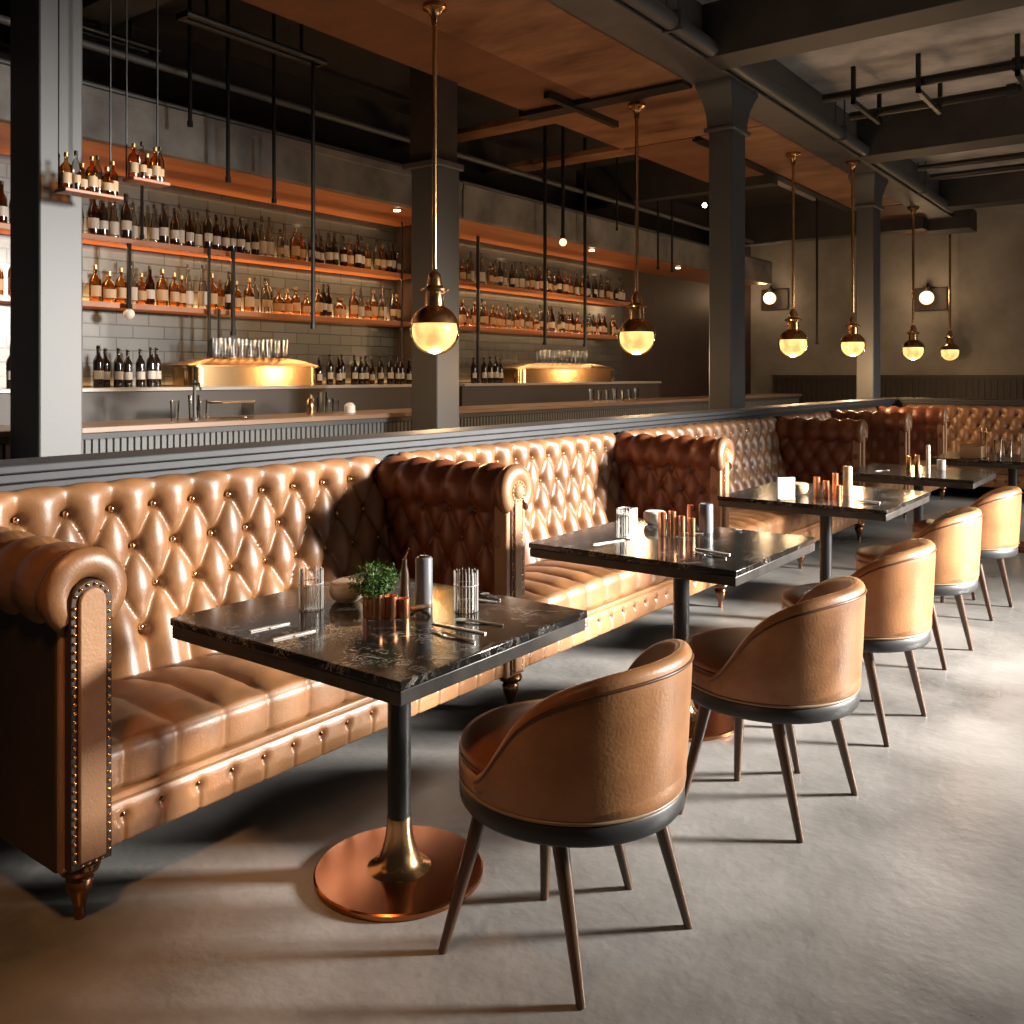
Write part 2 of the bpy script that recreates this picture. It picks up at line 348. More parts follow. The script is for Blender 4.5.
# ------------------------------------------------------------------ bar
def bulkhead(y0, y1, lab):
    r = thing('bar_bulkhead', lab, 'bulkhead', (-6.9, (y0 + y1) / 2, 3.15))
    yy = (y1 - y0) / 2
    MB().box(.42, .50, -yy, yy, -.0, .37).box(-.5, .5, -yy, yy, .30, .37).build('concrete_face', M['concrete'], r, bevel=.01)
    MB().box(-.5, .42, -yy, yy, 0, .04).build('wood_soffit', M['shelf'], r)
    MB().tube([(.46, -yy, .40), (.46, yy, .40)], .022, 10).build('rail', M['steel'], r)
bulkhead(1.5, 7.6, 'raw concrete bulkhead with wooden underside over the left bar bay')
bulkhead(7.62, 16.6, 'raw concrete bulkhead with wooden underside over the right bar bay')
pipe([(-6.35, 1.5, 3.80), (-6.35, 15.5, 3.80)], .03, 'thin steel pipe running above the concrete bulkhead', 'steel')

def shelf(y0, y1, z, lab, th=.05):
    tag(MB().box(-7.4, -7.14, y0, y1, z - th, z).build('bar_shelf', M['shelf'], bevel=.006), lab, 'shelf')
S1, S2, S3 = 2.58, 2.04, 1.34
shelf(1.8, 7.58, S1, 'upper wooden bottle shelf in the left bar bay')
shelf(1.8, 7.58, S2, 'lower wooden bottle shelf in the left bar bay')
shelf(8.1, 12.62, S1, 'upper wooden bottle shelf in the right bar bay')
shelf(8.1, 12.35, S2, 'lower wooden bottle shelf in the right bar bay')
def backledge(y0, y1, lab):
    r = thing('back_ledge', lab, 'back counter', (-7.07, (y0 + y1) / 2, 0)); yy = (y1 - y0) / 2
    MB().box(-.3, .3, -yy, yy, S3 - .03, S3).build('top', M['stone'], r, bevel=.004)
    MB().box(-.3, .26, -yy, yy, 0, S3 - .03).build('cabinet_front', M['wains'], r)
backledge(1.8, 7.6, 'pale narrow back counter under the shelves of the left bar bay')
backledge(8.08, 12.9, 'pale narrow back counter under the shelves of the right bar bay')
def counter(y0, y1, lab):
    r = thing('bar_counter', lab, 'counter', (-6.1, (y0 + y1) / 2, 0)); yy = (y1 - y0) / 2
    MB().box(-.36, .33, -yy, yy, 1.06, 1.10).build('worktop', M['wood'], r, bevel=.005)
    MB().box(-.3, .27, -yy + .02, yy - .02, 0, 1.06).build('body', M['flute'], r)
    f = MB(); n = int((y1 - y0) / .05)
    for k in range(n):
        y = -yy + .03 + k * .05
        f.add([(.268, y, .05), (.284, y + .008, .05), (.284, y + .038, .05), (.268, y + .046, .05),
               (.268, y, 1.03), (.284, y + .008, 1.03), (.284, y + .038, 1.03), (.268, y + .046, 1.03)],
              [(0, 1, 5, 4), (1, 2, 6, 5), (2, 3, 7, 6), (4, 5, 6, 7), (3, 2, 1, 0)])
    f.build('fluted_front', M['flute'], r)
    MB().box(.27, .31, -yy, yy, 1.02, 1.06).build('moulding', M['ledge'], r)
counter(1.8, 6.42, 'fluted grey bar counter with wooden top in the left bar bay')
counter(6.5, 12.9, 'fluted grey bar counter with wooden top in the right bar bay')
counter(13.2, 16.4, 'farthest short fluted grey counter beyond the tall column')

# bottles
def bottle_proto(kind):
    r = thing('liquor_bottle', 'bottle', 'bottle')
    P = {
     'wine': ([(0, 0), (.036, 0), (.038, .01), (.038, .19), (.034, .215), (.015, .25), (.0135, .30), (.0155, .302), (.0155, .312), (0, .312)], 'gdark', 'label', (.065, .13), .0385, 'cap', (.0150, .27, .322)),
     'amber': ([(0, 0), (.040, 0), (.042, .01), (.042, .155), (.036, .18), (.014, .205), (.013, .25), (.0, .25)], 'gamber', 'labelo', (.04, .12), .0425, 'capg', (.016, .245, .275)),
     'tall': ([(0, 0), (.036, 0), (.038, .012), (.036, .12), (.024, .20), (.013, .27), (.012, .31), (0, .31)], 'gclear', 'label', (.03, .13), .0385, 'cap', (.014, .305, .335)),
     'squat': ([(0, 0), (.046, 0), (.049, .012), (.049, .11), (.042, .135), (.016, .155), (.015, .19), (0, .19)], 'gamber', 'labelo', (.03, .09), .0495, 'capg', (.020, .185, .215)),
     'brown': ([(0, 0), (.034, 0), (.036, .01), (.036, .16), (.030, .19), (.014, .225), (.013, .28), (0, .28)], 'gbrown', 'label', (.05, .12), .0365, 'cap', (.015, .275, .30)),
     'clear': ([(0, 0), (.033, 0), (.035, .01), (.035, .17), (.028, .20), (.013, .23), (.012, .27), (0, .27)], 'gclear', 'labelo', (.05, .11), .0355, 'cap', (.014, .265, .295)),
    }[kind]
    MB().lathe(P[0], 16).build('glass_body', M[P[1]], r, ang=60)
    lb = MB(); vs = []; fs = []; n = 10
    for k in range(n + 1):
        a = -1.25 + 2.5 * k / n
        for z in P[3]: vs.append((P[4] * math.cos(a), P[4] * math.sin(a), z))
    for k in range(n): fs.append((2 * k, 2 * k + 2, 2 * k + 3, 2 * k + 1))
    lb.add(vs, fs).build('bottle_label', M[P[2]], r)
    c = P[6]; MB().lathe([(0, c[1]), (c[0], c[1]), (c[0], c[2]), (0, c[2])], 12).build('stopper', M[P[5]], r)
    return r
PROTO = {}
DESC = {'wine': 'dark wine bottle, white label', 'amber': 'amber bottle, gold cap', 'tall': 'tapering clear bottle',
        'squat': 'squat amber bottle', 'brown': 'brown bottle, pale label', 'clear': 'clear bottle, cream label'}
def put_bottle(kind, x, y, z, lab, grp, sc=1.0):
    if kind not in PROTO:
        o = PROTO[kind] = bottle_proto(kind)
    else: o = copy_tree(PROTO[kind])
    o.location = (x, y, z); o.scale = (sc, sc, sc); o.rotation_euler = (0, 0, rnd.uniform(-.5, .1)); tag(o, lab, 'bottle', grp)
def row(y0, y1, dy, z, kinds, where, x=-7.22, sc=(0.98, 1.22)):
    y = y0; i = 0; pr = 0
    RAD = {'wine': .038, 'amber': .0425, 'tall': .038, 'squat': .0495, 'brown': .0365, 'clear': .0355}
    while y < y1:
        k = rnd.choice(kinds); s_ = rnd.uniform(*sc); y += max(0, RAD[k] * s_ + pr + .003 - dy) if i else 0; pr = RAD[k] * s_
        put_bottle(k, x + rnd.uniform(-.07, .02), y, z, DESC[k] + ', ' + ordw(i) + ' from left on ' + where, 'bottles on ' + where, s_)
        y += dy + rnd.uniform(0, .010); i += 1
row(3.92, 7.5, .083, S1, ['brown', 'wine', 'tall', 'clear', 'brown', 'brown', 'tall', 'wine', 'amber'], 'left bay upper shelf')
row(3.92, 7.45, .083, S2, ['amber', 'squat', 'amber', 'clear', 'amber', 'wine', 'tall', 'brown'], 'left bay lower shelf')
row(8.62, 12.5, .088, S1, ['clear', 'tall', 'brown', 'tall', 'wine', 'amber'], 'right bay upper shelf')
row(8.62, 12.25, .088, S2, ['amber', 'squat', 'amber', 'clear', 'brown'], 'right bay lower shelf')
row(3.80, 4.42, .088, S3, ['wine'], 'counter left of first hood', x=-6.98, sc=(.95, 1.05))
row(6.12, 7.5, .10, S3, ['wine', 'wine', 'brown'], 'counter right of first hood', x=-6.98, sc=(.88, .98))
row(8.55, 9.12, .12, S3, ['wine'], 'counter left of second hood', x=-6.98, sc=(.95, 1.05))
row(3.18, 3.36, .10, S1, ['brown'], 'upper shelf by left edge')
row(3.18, 3.36, .10, S2, ['amber'], 'lower shelf by left edge')
row(3.18, 3.36, .10, S3, ['wine'], 'back counter by left edge', x=-6.98)

# brass hoods with glasses on top
def hood(y0, y1, lab):
    r = thing('brass_hood', lab, 'brass warmer', (-7.0, (y0 + y1) / 2, S3)); L = (y1 - y0) / 2
    def ring(l, wd, z, n=8):
        pts = []; rr = min(wd, .12)
        for cx, cy, a0 in ((wd - rr, l - rr, 0), (-wd + rr, l - rr, PI / 2), (-wd + rr, -l + rr, PI), (wd - rr, -l + rr, 1.5 * PI)):
            for k in range(n): a = a0 + PI / 2 * k / (n - 1); pts.append((cx + rr * math.cos(a), cy + rr * math.sin(a), z))
        return pts
    def loft(lv):
        m_ = MB(); vs = []; N = 32
        for l, wd, z in lv: vs += ring(l, wd, z)
        fs = [(i * N + k, i * N + (k + 1) % N, i * N + N + (k + 1) % N, i * N + N + k) for i in range(len(lv) - 1) for k in range(N)]
        return m_.add(vs, fs + [tuple(reversed(range(N))), tuple(len(vs) - N + k for k in range(N))])
    loft([(L * .95, .18, 0), (L * .95, .18, .17)]).build('drum', M['brassb'], r, ang=50)
    loft([(L, .20, .17), (L, .20, .185), (L * .97, .19, .195), (L * .80, .15, .235), (L * .62, .12, .255), (L * .55, .10, .26)]).build('lid', M['brass'], r, ang=40)
    return r
hood(4.5, 6.0, 'long polished brass hood with domed lid in the left bar bay')
hood(9.18, 11.6, 'long polished brass hood with domed lid in the right bar bay')
gp = MB().lathe([(0, 0), (.026, 0), (.034, .15), (.032, .15), (.024, .008), (0, .008)], 12).build('bar_glass', M['glass'], ang=50)
first = [True]
def put_glass(x, y, z, lab, grp, sc=1):
    o = gp if first[0] else gp.copy()
    if not first[0]: col.objects.link(o)
    first[0] = False; o.location = (x, y, z); o.scale = (sc, sc, sc); tag(o, lab, 'glass', grp)
for i in range(9): put_glass(-6.93 + .0 * i, 4.88 + i * .092, S3 + .26, 'clear tall glass, %s from the left on the lid of the first brass hood' % ordw(i), 'glasses on the first brass hood', 1.1)
for i in range(9): put_glass(-7.03, 4.92 + i * .092, S3 + .26, 'rear-row clear glass, %s from the left on the first brass hood' % ordw(i), 'glasses on the first brass hood', 1.1)
for i in range(11): put_glass(-6.95, 9.80 + i * .115, S3 + .26, 'clear tall glass, %s from the left on the lid of the second brass hood' % ordw(i), 'glasses on the second brass hood', 1.15)
for i, y in enumerate((3.92, 4.08, 4.16)): put_glass(-6.1, y, 1.10, 'clear tall glass on the left of the bar counter, %s from the left' % ordw(i), 'glasses on the left counter', 1.0 + .25 * (i % 2))
for i, y in enumerate((5.35, 5.44, 5.53, 5.60)): put_glass(-6.2, y, 1.10, 'clear glass on the bar counter below the first brass hood, %s from the left' % ordw(i), 'glasses on the middle of the counter', (1.0, 1.25, .9, .75)[i])
for i in range(7): put_glass(-6.1, 9.75 + i * .19, 1.10, 'short clear glass on the right bar counter, %s from the left' % ordw(i), 'glasses on the right counter', (1.1, .9, .95)[i % 3])
# bar tools and jars
t = thing('glass_jar_tray', 'glass storage box with brass lid on the left of the bar counter', 'jar', (-6.1, 4.42, 1.10))
MB().box(-.09, .09, -.15, .15, 0, .12).build('glass_box', M['glass'], t, bevel=.006); MB().box(-.1, .1, -.16, .16, .12, .135).build('lid', M['brassb'], t, bevel=.004)
tag(MB().box(-6.25, -6.0, 4.1, 4.6, 1.10, 1.105).build('bar_mat', M['white']), 'pale flat mat under the glass box on the left counter', 'mat') if False else None
t = thing('beer_tap', 'slim brass tap standing on the left of the bar counter', 'tap', (-6.0, 4.02, 1.10))
MB().lathe([(0, 0), (.03, 0), (.03, .015), (.012, .03), (.012, .30), (0, .30)], 12).build('post', M['steel'], t); MB().tube([(0, 0, .27), (.06, 0, .28), (.08, 0, .23)], .009, 8).build('spout', M['steel'], t)
tag(MB().lathe([(0, 0), (.05, 0), (.05, .06), (.03, .085), (.012, .09), (0, .09)], 16, (-6.15, 5.72, 1.10)).build('sugar_dish', M['white']), 'small white covered dish on the bar counter near the grey column', 'dish')
tag(MB().lathe([(0, 0), (.03, 0), (.036, .07), (.03, .12), (.012, .14), (.012, .17), (0, .17)], 16, (-6.1, 5.22, 1.10)).build('cocktail_shaker', M['brassb']), 'small brass shaker on the bar counter below the first brass hood', 'shaker')

# hanging rods
def rod(px, X, ytop_z, zb, lab, r=.016, lamp=False):
    tt = (px - 512) / 913; z = X / (-.6018 + .7986 * tt); Y = z * (.7986 + .6018 * tt)
    o = thing('hanging_rod', lab, 'rod', (X, Y, zb))
    MB().tube([(0, 0, 0), (0, 0, ytop_z - zb)], r, 8).build('rod_shaft', M['steelb'], o)
    MB().tube([(0, 0, 0), (0, 0, .04)], r * 1.4, 8).build('end_cap', M['steelb'], o)
    if lamp: MB().sphere((0, 0, -.045), .045, 14, 8).build('lamp_head', M['sglobe'] if lamp == 2 else M['white'], o)
rod(313, -5.55, 3.9, 1.80, 'long black rod hanging from the twin rail in front of the left bar bay')
rod(228, -6.2, HC, 2.98, 'short black rod hanging in front of the bulkhead, second from the twin rail')
rod(190, -6.2, HC, 3.35, 'short black rod high up near the hanging bottle trays')
rod(274, -6.2, HC, 2.88, 'short black rod hanging in front of the bulkhead, nearest the long rod')
rod(142, -7.12, 3.15, 2.58, 'black rod between the soffit and upper shelf at left', .014)
rod(233, -7.08, S1, 1.80, 'black rod from the upper shelf to the brass hood, rightmost of three', .02)
rod(219, -7.1, S2, 1.66, 'black rod from the lower shelf down to the brass hood, middle of three', .014)
rod(209, -7.1, S1, 1.60, 'black rod from the upper shelf to the brass hood, leftmost of three', .016)
rod(129, -7.08, S1 - .05, 1.99, 'black rod with small pale knob under the upper shelf at left', .02, 1)
rod(402, -7.13, 3.15, S3, 'thin black upright at the right end of the left bay shelves', .012)
rod(478, -7.1, 3.15, S3, 'thin black upright at the left end of the right bay shelves', .022)
rod(545, -6.3, HC, 1.80, 'black rod from the ceiling to the second brass hood, left of two', .022)
rod(585, -6.3, HC, 1.80, 'black rod from the ceiling to the second brass hood, right of two', .022)
rod(563, -6.0, HC, 3.05, 'short black rod with tiny lamp between the two long rods', .022, 2)
rod(617, -6.0, HC, 3.30, 'short thin black rod left of the second pendant', .012)
rod(658, -6.2, HC, 2.95, 'thin black rod right of the second pendant, nearer of two', .016)
rod(672, -6.2, HC, 2.95, 'thin black rod right of the second pendant, farther of two', .016)
rod(817, -4.6, HC, 1.9, 'thin dark rod hanging against the far wall between the tall columns', .018)

# twin rails
def twin(x, y0, y1, z, lab):
    r = thing('twin_rail', lab, 'rail', (x, (y0 + y1) / 2, z)); L = (y1 - y0) / 2
    for q in (-.05, .05): MB().tube([(q, -L, 0), (q, L, 0)], .024, 12).build('rail_bar', M['steelb'], r)
    MB().box(-.06, .06, -L, -L + .03, -.02, .02).build('end_bracket', M['steelb'], r)
    MB().box(-.06, .06, L - .03, L, -.02, .02).build('end_bracket', M['steelb'], r)
    for q in (-L + .2, L - .2):
        MB().tube([(0, q, 0), (0, q, HC - z)], .014, 8).build('hanger', M['steelb'], r)
twin(-5.55, 3.62, 4.86, 3.9, 'long twin black rail hanging under the dark ceiling at upper left')
twin(-6.4, 3.3, 3.95, 3.92, 'short twin black rail hanging at the top left corner')

# two little hanging trays of bottles
def tray(x, y0, y1, z, n, lab, where):
    r = thing('hanging_tray', lab, 'hanging shelf', (x, (y0 + y1) / 2, z)); L = (y1 - y0) / 2
    MB().box(-.06, .06, -L, L, -.02, 0).build('board', M['shelf'], r, bevel=.004)
    for q in (-L + .02, L - .02): MB().tube([(-.05, q, 0), (-.05, q, HC - z)], .006, 6).build('hanger', M['steelb'], r)
    for i in range(n):
        k = ['amber', 'clear', 'squat'][i % 3]
        put_bottle(k, x + (.02 if i % 2 else -.0), y0 + .035 + i * (y1 - y0 - .07) / (n - 1), z, DESC[k] + ', ' + ordw(i) + ' from the left on ' + where, 'bottles on ' + where, .74)
tray(-5.02, 2.52, 2.86, 2.47, 7, 'small hanging tray of bottles in front of the leftmost column', 'the leftmost hanging tray')
tray(-5.02, 2.92, 3.16, 2.60, 5, 'small hanging tray of bottles just right of the leftmost column', 'the right-hand hanging tray')

# recessed spots
def spot(px, X, z, lab, e=22):
    tt = (px - 512) / 913; d = X / (-.6018 + .7986 * tt); Y = d * (.7986 + .6018 * tt)
    o = thing('spot_lamp', lab, 'spotlight', (X, Y, z))
    MB().lathe([(0, -.01), (.05, -.012), (.06, 0), (0, 0)], 16).build('bezel', M['brass'], o)
    MB().lathe([(0, -.02), (.034, -.018), (.036, -.012), (0, -.012)], 14).build('lens', M['spot'], o)
    ld = bpy.data.lights.new('spot_light', 'SPOT'); ld.energy = e; ld.color = (1, .66, .36); ld.spot_size = 2.4; ld.spot_blend = .8; ld.shadow_soft_size = .04
    lo = bpy.data.objects.new('spot_light', ld); col.objects.link(lo); lo.location = (X, Y, z - .04)
spot(397, -6.62, 3.15, 'small lit spot in the soffit at the right end of the left bay')
spot(592, -6.62, 3.15, 'small lit spot in the soffit of the right bay')
spot(678, -6.62, 3.15, 'small lit spot at the far end of the right bay soffit', 10)
o = thing('spot_lamp', 'tiny lit spot on the dark ceiling left of the nearer tall column', 'spotlight', (-5.9, 12.6, 4.0))
MB().sphere((0, 0, -.03), .035, 12, 8).build('lens', M['spot'], o); MB().tube([(0, 0, 0), (0, 0, HC - 4.0)], .012, 6).build('stem', M['steelb'], o)

# ------------------------------------------------------------------ pendants
def make_pendant():
    r = thing('globe_pendant', '', 'pendant lamp')
    MB().lathe([(0, 0), (.075, 0), (.075, .012), (.05, .03), (.03, .10), (.018, .12), (0, .12)], 24, (0, 0, -.12)).build('canopy', M['brassb'], r)
    return r
def pendant(X, Y, zb, lab, rad=.175, ztop=H, rr=.017):
    r = thing('globe_pendant', lab, 'pendant lamp', (X, Y, zb), group='brass globe pendants')
    t = ztop - zb
    MB().lathe([(0, t - .14), (.022, t - .14), (.026, t - .09), (.05, t - .05), (.085, t - .03), (.085, t), (0, t)], 28).build('canopy', M['brass'], r)
    MB().tube([(0, 0, rad + .25), (0, 0, t - .08)], rr, 12).build('rod', M['brassb'], r)
    k = rad / .175
    MB().lathe([(0, .165), (.070, .165), (.068, .19), (.064, .255), (.068, .265), (.098, .27), (.10, .285), (.072, .295), (.055, .31), (.050, .36), (.042, .39), (.022, .41), (0, .41)] if k == 1 else
               [(q * k, z_ * k) for q, z_ in [(0, .165), (.070, .165), (.064, .255), (.098, .27), (.10, .285), (.055, .31), (.050, .36), (.022, .41), (0, .41)]], 28).build('socket', M['brassb'], r)
    MB().sphere((0, 0, 0), rad, 36, 22, z0=-1, z1=.26).build('glass_globe', M['gshell'], r, ang=80)
    MB().sphere((0, 0, 0), rad * .90, 30, 18).build('frosted_bulb', M['globe'], r, ang=80)
    MB().sphere((0, 0, 0), rad + .003, 36, 12, z0=.24, z1=1).build('mirrored_crown', M['brass'], r, ang=80)
P = [(-4.28, 4.78, 1.755, 'largest globe pendant, hanging nearest in front of the bar column'),
     (-4.24, 7.58, 1.80, 'second globe pendant, hanging in front of the right bar bay'),
     (-3.79, 10.48, 1.81, 'third globe pendant, between the two tall grey columns'),
     (-3.36, 11.32, 1.80, 'fourth globe pendant, touching the outline of the farther tall column'),
     (-3.53, 14.96, 1.825, 'fifth globe pendant, just right of the farther tall column'),
     (-3.48, 17.3, 1.84, 'smallest and farthest globe pendant at right')]
for i, (x, y, z, l) in enumerate(P): pendant(x, y, z, l, rad=(.175, .178, .170, .148, .165, .16)[i], ztop=(3.995 if i == 1 else H), rr=.017 if i < 3 else .02)
for (x, y, z) in [p[:3] for p in P[:5]]:
    ld = bpy.data.lights.new('globe_light', 'POINT'); ld.energy = 50; ld.color = (1, .62, .32); ld.shadow_soft_size = .1
    lo = bpy.data.objects.new('globe_light', ld); col.objects.link(lo); lo.location = (x, y, z - .30)

# wall sconces
for x, z, l in ((-6.9, 2.96, 'glowing wall lamp on the far wall at left, between the tall columns'), (-3.96, 2.82, 'glowing wall lamp on the far wall, between the fifth and sixth pendants')):
    r = thing('wall_sconce', l, 'wall lamp', (x, 17.95, z))
    MB().box(-.26, .30, .01, .05, -.20, .22).build('back_plate', M['panelb'], r, bevel=.01)
    MB().tube([(0, 0, .12), (0, -.12, .28), (0, -.2, .2)], .018, 8).tube([(0, -.2, .2), (0, -.2, .14)], .06, 12).build('arm', M['steelb'], r)
    MB().sphere((0, -.2, .02), .125, 20, 12).build('glass_globe', M['sglobe'], r)
    ld = bpy.data.lights.new('sconce_light', 'POINT'); ld.energy = 14; ld.color = (1, .66, .36); ld.shadow_soft_size = .12
    lo = bpy.data.objects.new('sconce_light', ld); col.objects.link(lo); lo.location = (x, 17.5, z + .05)

# ------------------------------------------------------------------ benches
LTH = M['leather']
def tuft(u, v, p, r, vtop, K, off=0.0, depth=.046):
    s = u / p + off; t = np.clip((vtop - v) / (2 * r), 0, (K - 1) / 2)
    f = t * 2; fl = np.floor(f + 1e-9); t = (fl + np.clip(f - fl, 0, 1) ** .78) / 2
    a = s + t; b = s - t
    sa = np.sqrt(np.sin(PI * a) ** 2 + .012) - .10; sb = np.sqrt(np.sin(PI * b) ** 2 + .012) - .10
    pil = np.maximum(sa * sb, 1e-4) ** .45
    da = a - np.round(a); db = b - np.round(b)
    ex = np.maximum(0, np.maximum(v - vtop, (vtop - (K - 1) * r) - v))
    d2 = (((da + db) / 2) * p) ** 2 + (((da - db) / 2) * 2 * r) ** 2 + ex ** 2
    return depth * (pil - .85) - depth * .75 * np.exp(-d2 / (.022 ** 2))
def resample(prof, ds):
    P_ = np.array(prof, float); out = [P_[0]]
    for a, b in zip(P_[:-1], P_[1:]):
        n = max(1, int(round(np.linalg.norm(b - a) / ds)))
        for k in range(1, n + 1): out.append(a + (b - a) * k / n)
    return np.array(out)
def sweep(prof, us, disp, mapf, sign=1, cap_to=None):
    """prof Nx2 (a,z) ; us values ; disp(U,V) -> outward displacement ; mapf(u,a,z)->xyz"""
    d = np.gradient(prof, axis=0); d /= np.linalg.norm(d, axis=1)[:, None]
    nrm = np.stack([d[:, 1], -d[:, 0]], 1) * sign
    seg = np.linalg.norm(np.diff(prof, axis=0), axis=1); V = np.concatenate([[0], np.cumsum(seg)])
    UU, VV = np.meshgrid(us, V, indexing='ij')
    D = disp(UU, VV)
    A = prof[None, :, 0] + nrm[None, :, 0] * D; Z = prof[None, :, 1] + nrm[None, :, 1] * D
    nu, nv = UU.shape
    vs = [mapf(UU[i, j], A[i, j], Z[i, j]) for i in range(nu) for j in range(nv)]
    fs = [(i * nv + j, (i + 1) * nv + j, (i + 1) * nv + j + 1, i * nv + j + 1) for i in range(nu - 1) for j in range(nv - 1)]
    if cap_to is not None:
        for i in (0, nu - 1):
            base = len(vs)
            vs += [mapf(UU[i, j], cap_to, Z[i, j]) for j in range(nv)]
            fs += [(i * nv + j, i * nv + j + 1, base + j + 1, base + j) for j in range(nv - 1)]
    else:
        for i in (0, nu - 1): fs.append(tuple(i * nv + j for j in range(nv)))
    return MB().add(vs, fs)

btn_me = {}
def button(parent, loc, ax, name='button', m='bronze', r=.0105):
    key = (name, m, r)
    if key not in btn_me:
        o = MB().lathe([(0, -.003), (r * .9, -.003), (r, 0), (r * .85, r * .45), (r * .45, r * .75), (0, r * .85)], 10).build(name, M[m], parent, ang=80)
        btn_me[key] = o.data
    else:
        o = bpy.data.objects.new(name, btn_me[key]); col.objects.link(o); o.parent = parent
    o.location = loc
    o.rotation_euler = {'+x': (0, PI / 2, 0), '-y': (PI / 2, 0, 0), '+y': (-PI / 2, 0, 0)}[ax]
    return o
foot_me = []
def foot(parent, x, y, top=.15, name='foot'):
    if not foot_me:
        o = MB().lathe([(0, 0), (.013, 0), (.015, .012), (.012, .03), (.018, .045), (.032, .08), (.036, .105), (.030, .118), (.024, .122), (.048, .128), (.052, .14), (.048, .15), (0, .15)], 20).build(name, M['bronze'], parent)
        foot_me.append(o.data)
    else:
        o = bpy.data.objects.new(name, foot_me[0]); col.objects.link(o); o.parent = parent
    o.location = (x, y, 0)

PIT = .163; ROW = .143
XB = -.72   # back plane, local x; 0 is the front of the posts
def bench(root, y0, y1, q, nseed=0, skip=None):
    """bench body between local y0..y1; q = mesh step"""
    L = y1 - y0
    # backrest
    prof = [(XB + .13, .36), (XB + .10, .47), (XB + .045, .62), (XB + .012, .80), (XB, .995)]
    for k in range(1, 8):
        a = PI / 2 * k / 7 * 1.15; prof.append((XB - .055 + .055 * math.cos(a), .995 + .07 * math.sin(a)))
    prof.append((XB - .10, 1.045))
    P_ = resample(prof, q)
    seg = np.linalg.norm(np.diff(P_, axis=0), axis=1); V = np.concatenate([[0], np.cumsum(seg)])
    iv = np.argmin(np.abs(P_[:, 1] - .965)); vtop = V[iv]
    us = np.linspace(y0, y1, int(L / q) + 1)
    K = 4
    def dsp(U, Vv):
        e = np.minimum((U - y0), (y1 - U)); edge = np.clip(e / .03, 0, 1)
        tp = np.clip((Vv - vtop - .035) / .07, 0, 1)
        return tuft(U, Vv, PIT, ROW, vtop, K, off=.0) * (.3 + .7 * edge) * (1 - tp * .8) - .012 * (1 - edge)
    back = sweep(P_, us, dsp, lambda u, a, z: (a, u, z), 1, cap_to=XB - .10).build('backrest', LTH, root, ang=75)
    if q < .03:
        for k in range(K):
            zz = .965 - k * ROW; j = np.argmin(np.abs(P_[:, 1] - zz)) if zz > .4 else 0
            xx = P_[np.argmin(np.abs(P_[:len(P_) // 2, 1] - zz)), 0] if zz < .98 else XB
            n = int(L / PIT) + 3; i0 = math.floor(y0 / PIT) - 1
            for i in range(n):
                y = (i0 + i + (.5 if k % 2 else 0)) * PIT
                if y0 + .03 < y < y1 - .03: button(back, (xx - .052, y, zz), '+x', m='brassb', r=.012)
    # seat cushion
    prof = [(-.045, .292), (-.030, .31), (-.026, .395), (-.033, .418), (-.055, .430), (-.14, .444), (-.30, .450), (-.45, .435), (XB + .10, .395)]
    P2 = resample(prof, q)
    seg = np.linalg.norm(np.diff(P2, axis=0), axis=1); V2 = np.concatenate([[0], np.cumsum(seg)])
    vs_ = V2[np.argmin(np.abs(P2[:, 1] - .418) + (P2[:, 0] < -.05) * 9)]
    def dsp2(U, Vv):
        h = np.abs(np.sin(PI * (U + .04) / PIT)) ** .33
        fr = np.clip((Vv - vs_) / .10, .35, 1) * np.clip((V2[-1] - Vv) / .1, .2, 1)
        return .042 * (h - .75) * fr - .005 * np.exp(-((Vv - vs_) / .007) ** 2) + .004 * np.exp(-((Vv - vs_ - .012) / .006) ** 2)
    sweep(P2, us, dsp2, lambda u, a, z: (a, u, z), 1, cap_to=XB + .10).build('seat_cushion', LTH, root, ang=75)
    # base rail
    prof = [(-.045, .152), (-.022, .158), (-.018, .20), (-.018, .25), (-.026, .272), (-.05, .276)]
    P3 = resample(prof, min(q, .02) * .8)
    seg = np.linalg.norm(np.diff(P3, axis=0), axis=1); V3 = np.concatenate([[0], np.cumsum(seg)])
    vb = V3[np.argmin(np.abs(P3[:, 1] - .232))]; bp_ = .118
    def dsp3(U, Vv):
        du = (U / bp_ - np.round(U / bp_)) * bp_
        return -.016 * np.exp(-(du ** 2 + (Vv - vb) ** 2) / .015 ** 2) - .006 * np.exp(-(du / .006) ** 2) * np.clip(Vv / .03, 0, 1) * (Vv < vb)
    us3 = np.linspace(y0, y1, int(L / (q * .6)) + 1)
    rail = sweep(P3, us3, dsp3, lambda u, a, z: (a, u, z), 1, cap_to=-.10).build('base_rail', M['leatherr'], root, ang=75)
    for i in range(math.floor(y0 / bp_), math.ceil(y1 / bp_) + 1):
        y = i * bp_
        if y0 + .02 < y < y1 - .02: button(rail, (-.030, y, .232), '+x', r=.009 if q < .025 else .011)
    MB().box(-.07, -.022, y0, y1, .274, .296).build('trim_strip', M['leatherr'], root, bevel=.005)
    MB().box(XB - .08, -.06, y0, y1, .15, .34).build('frame', M['leatherd'], root)

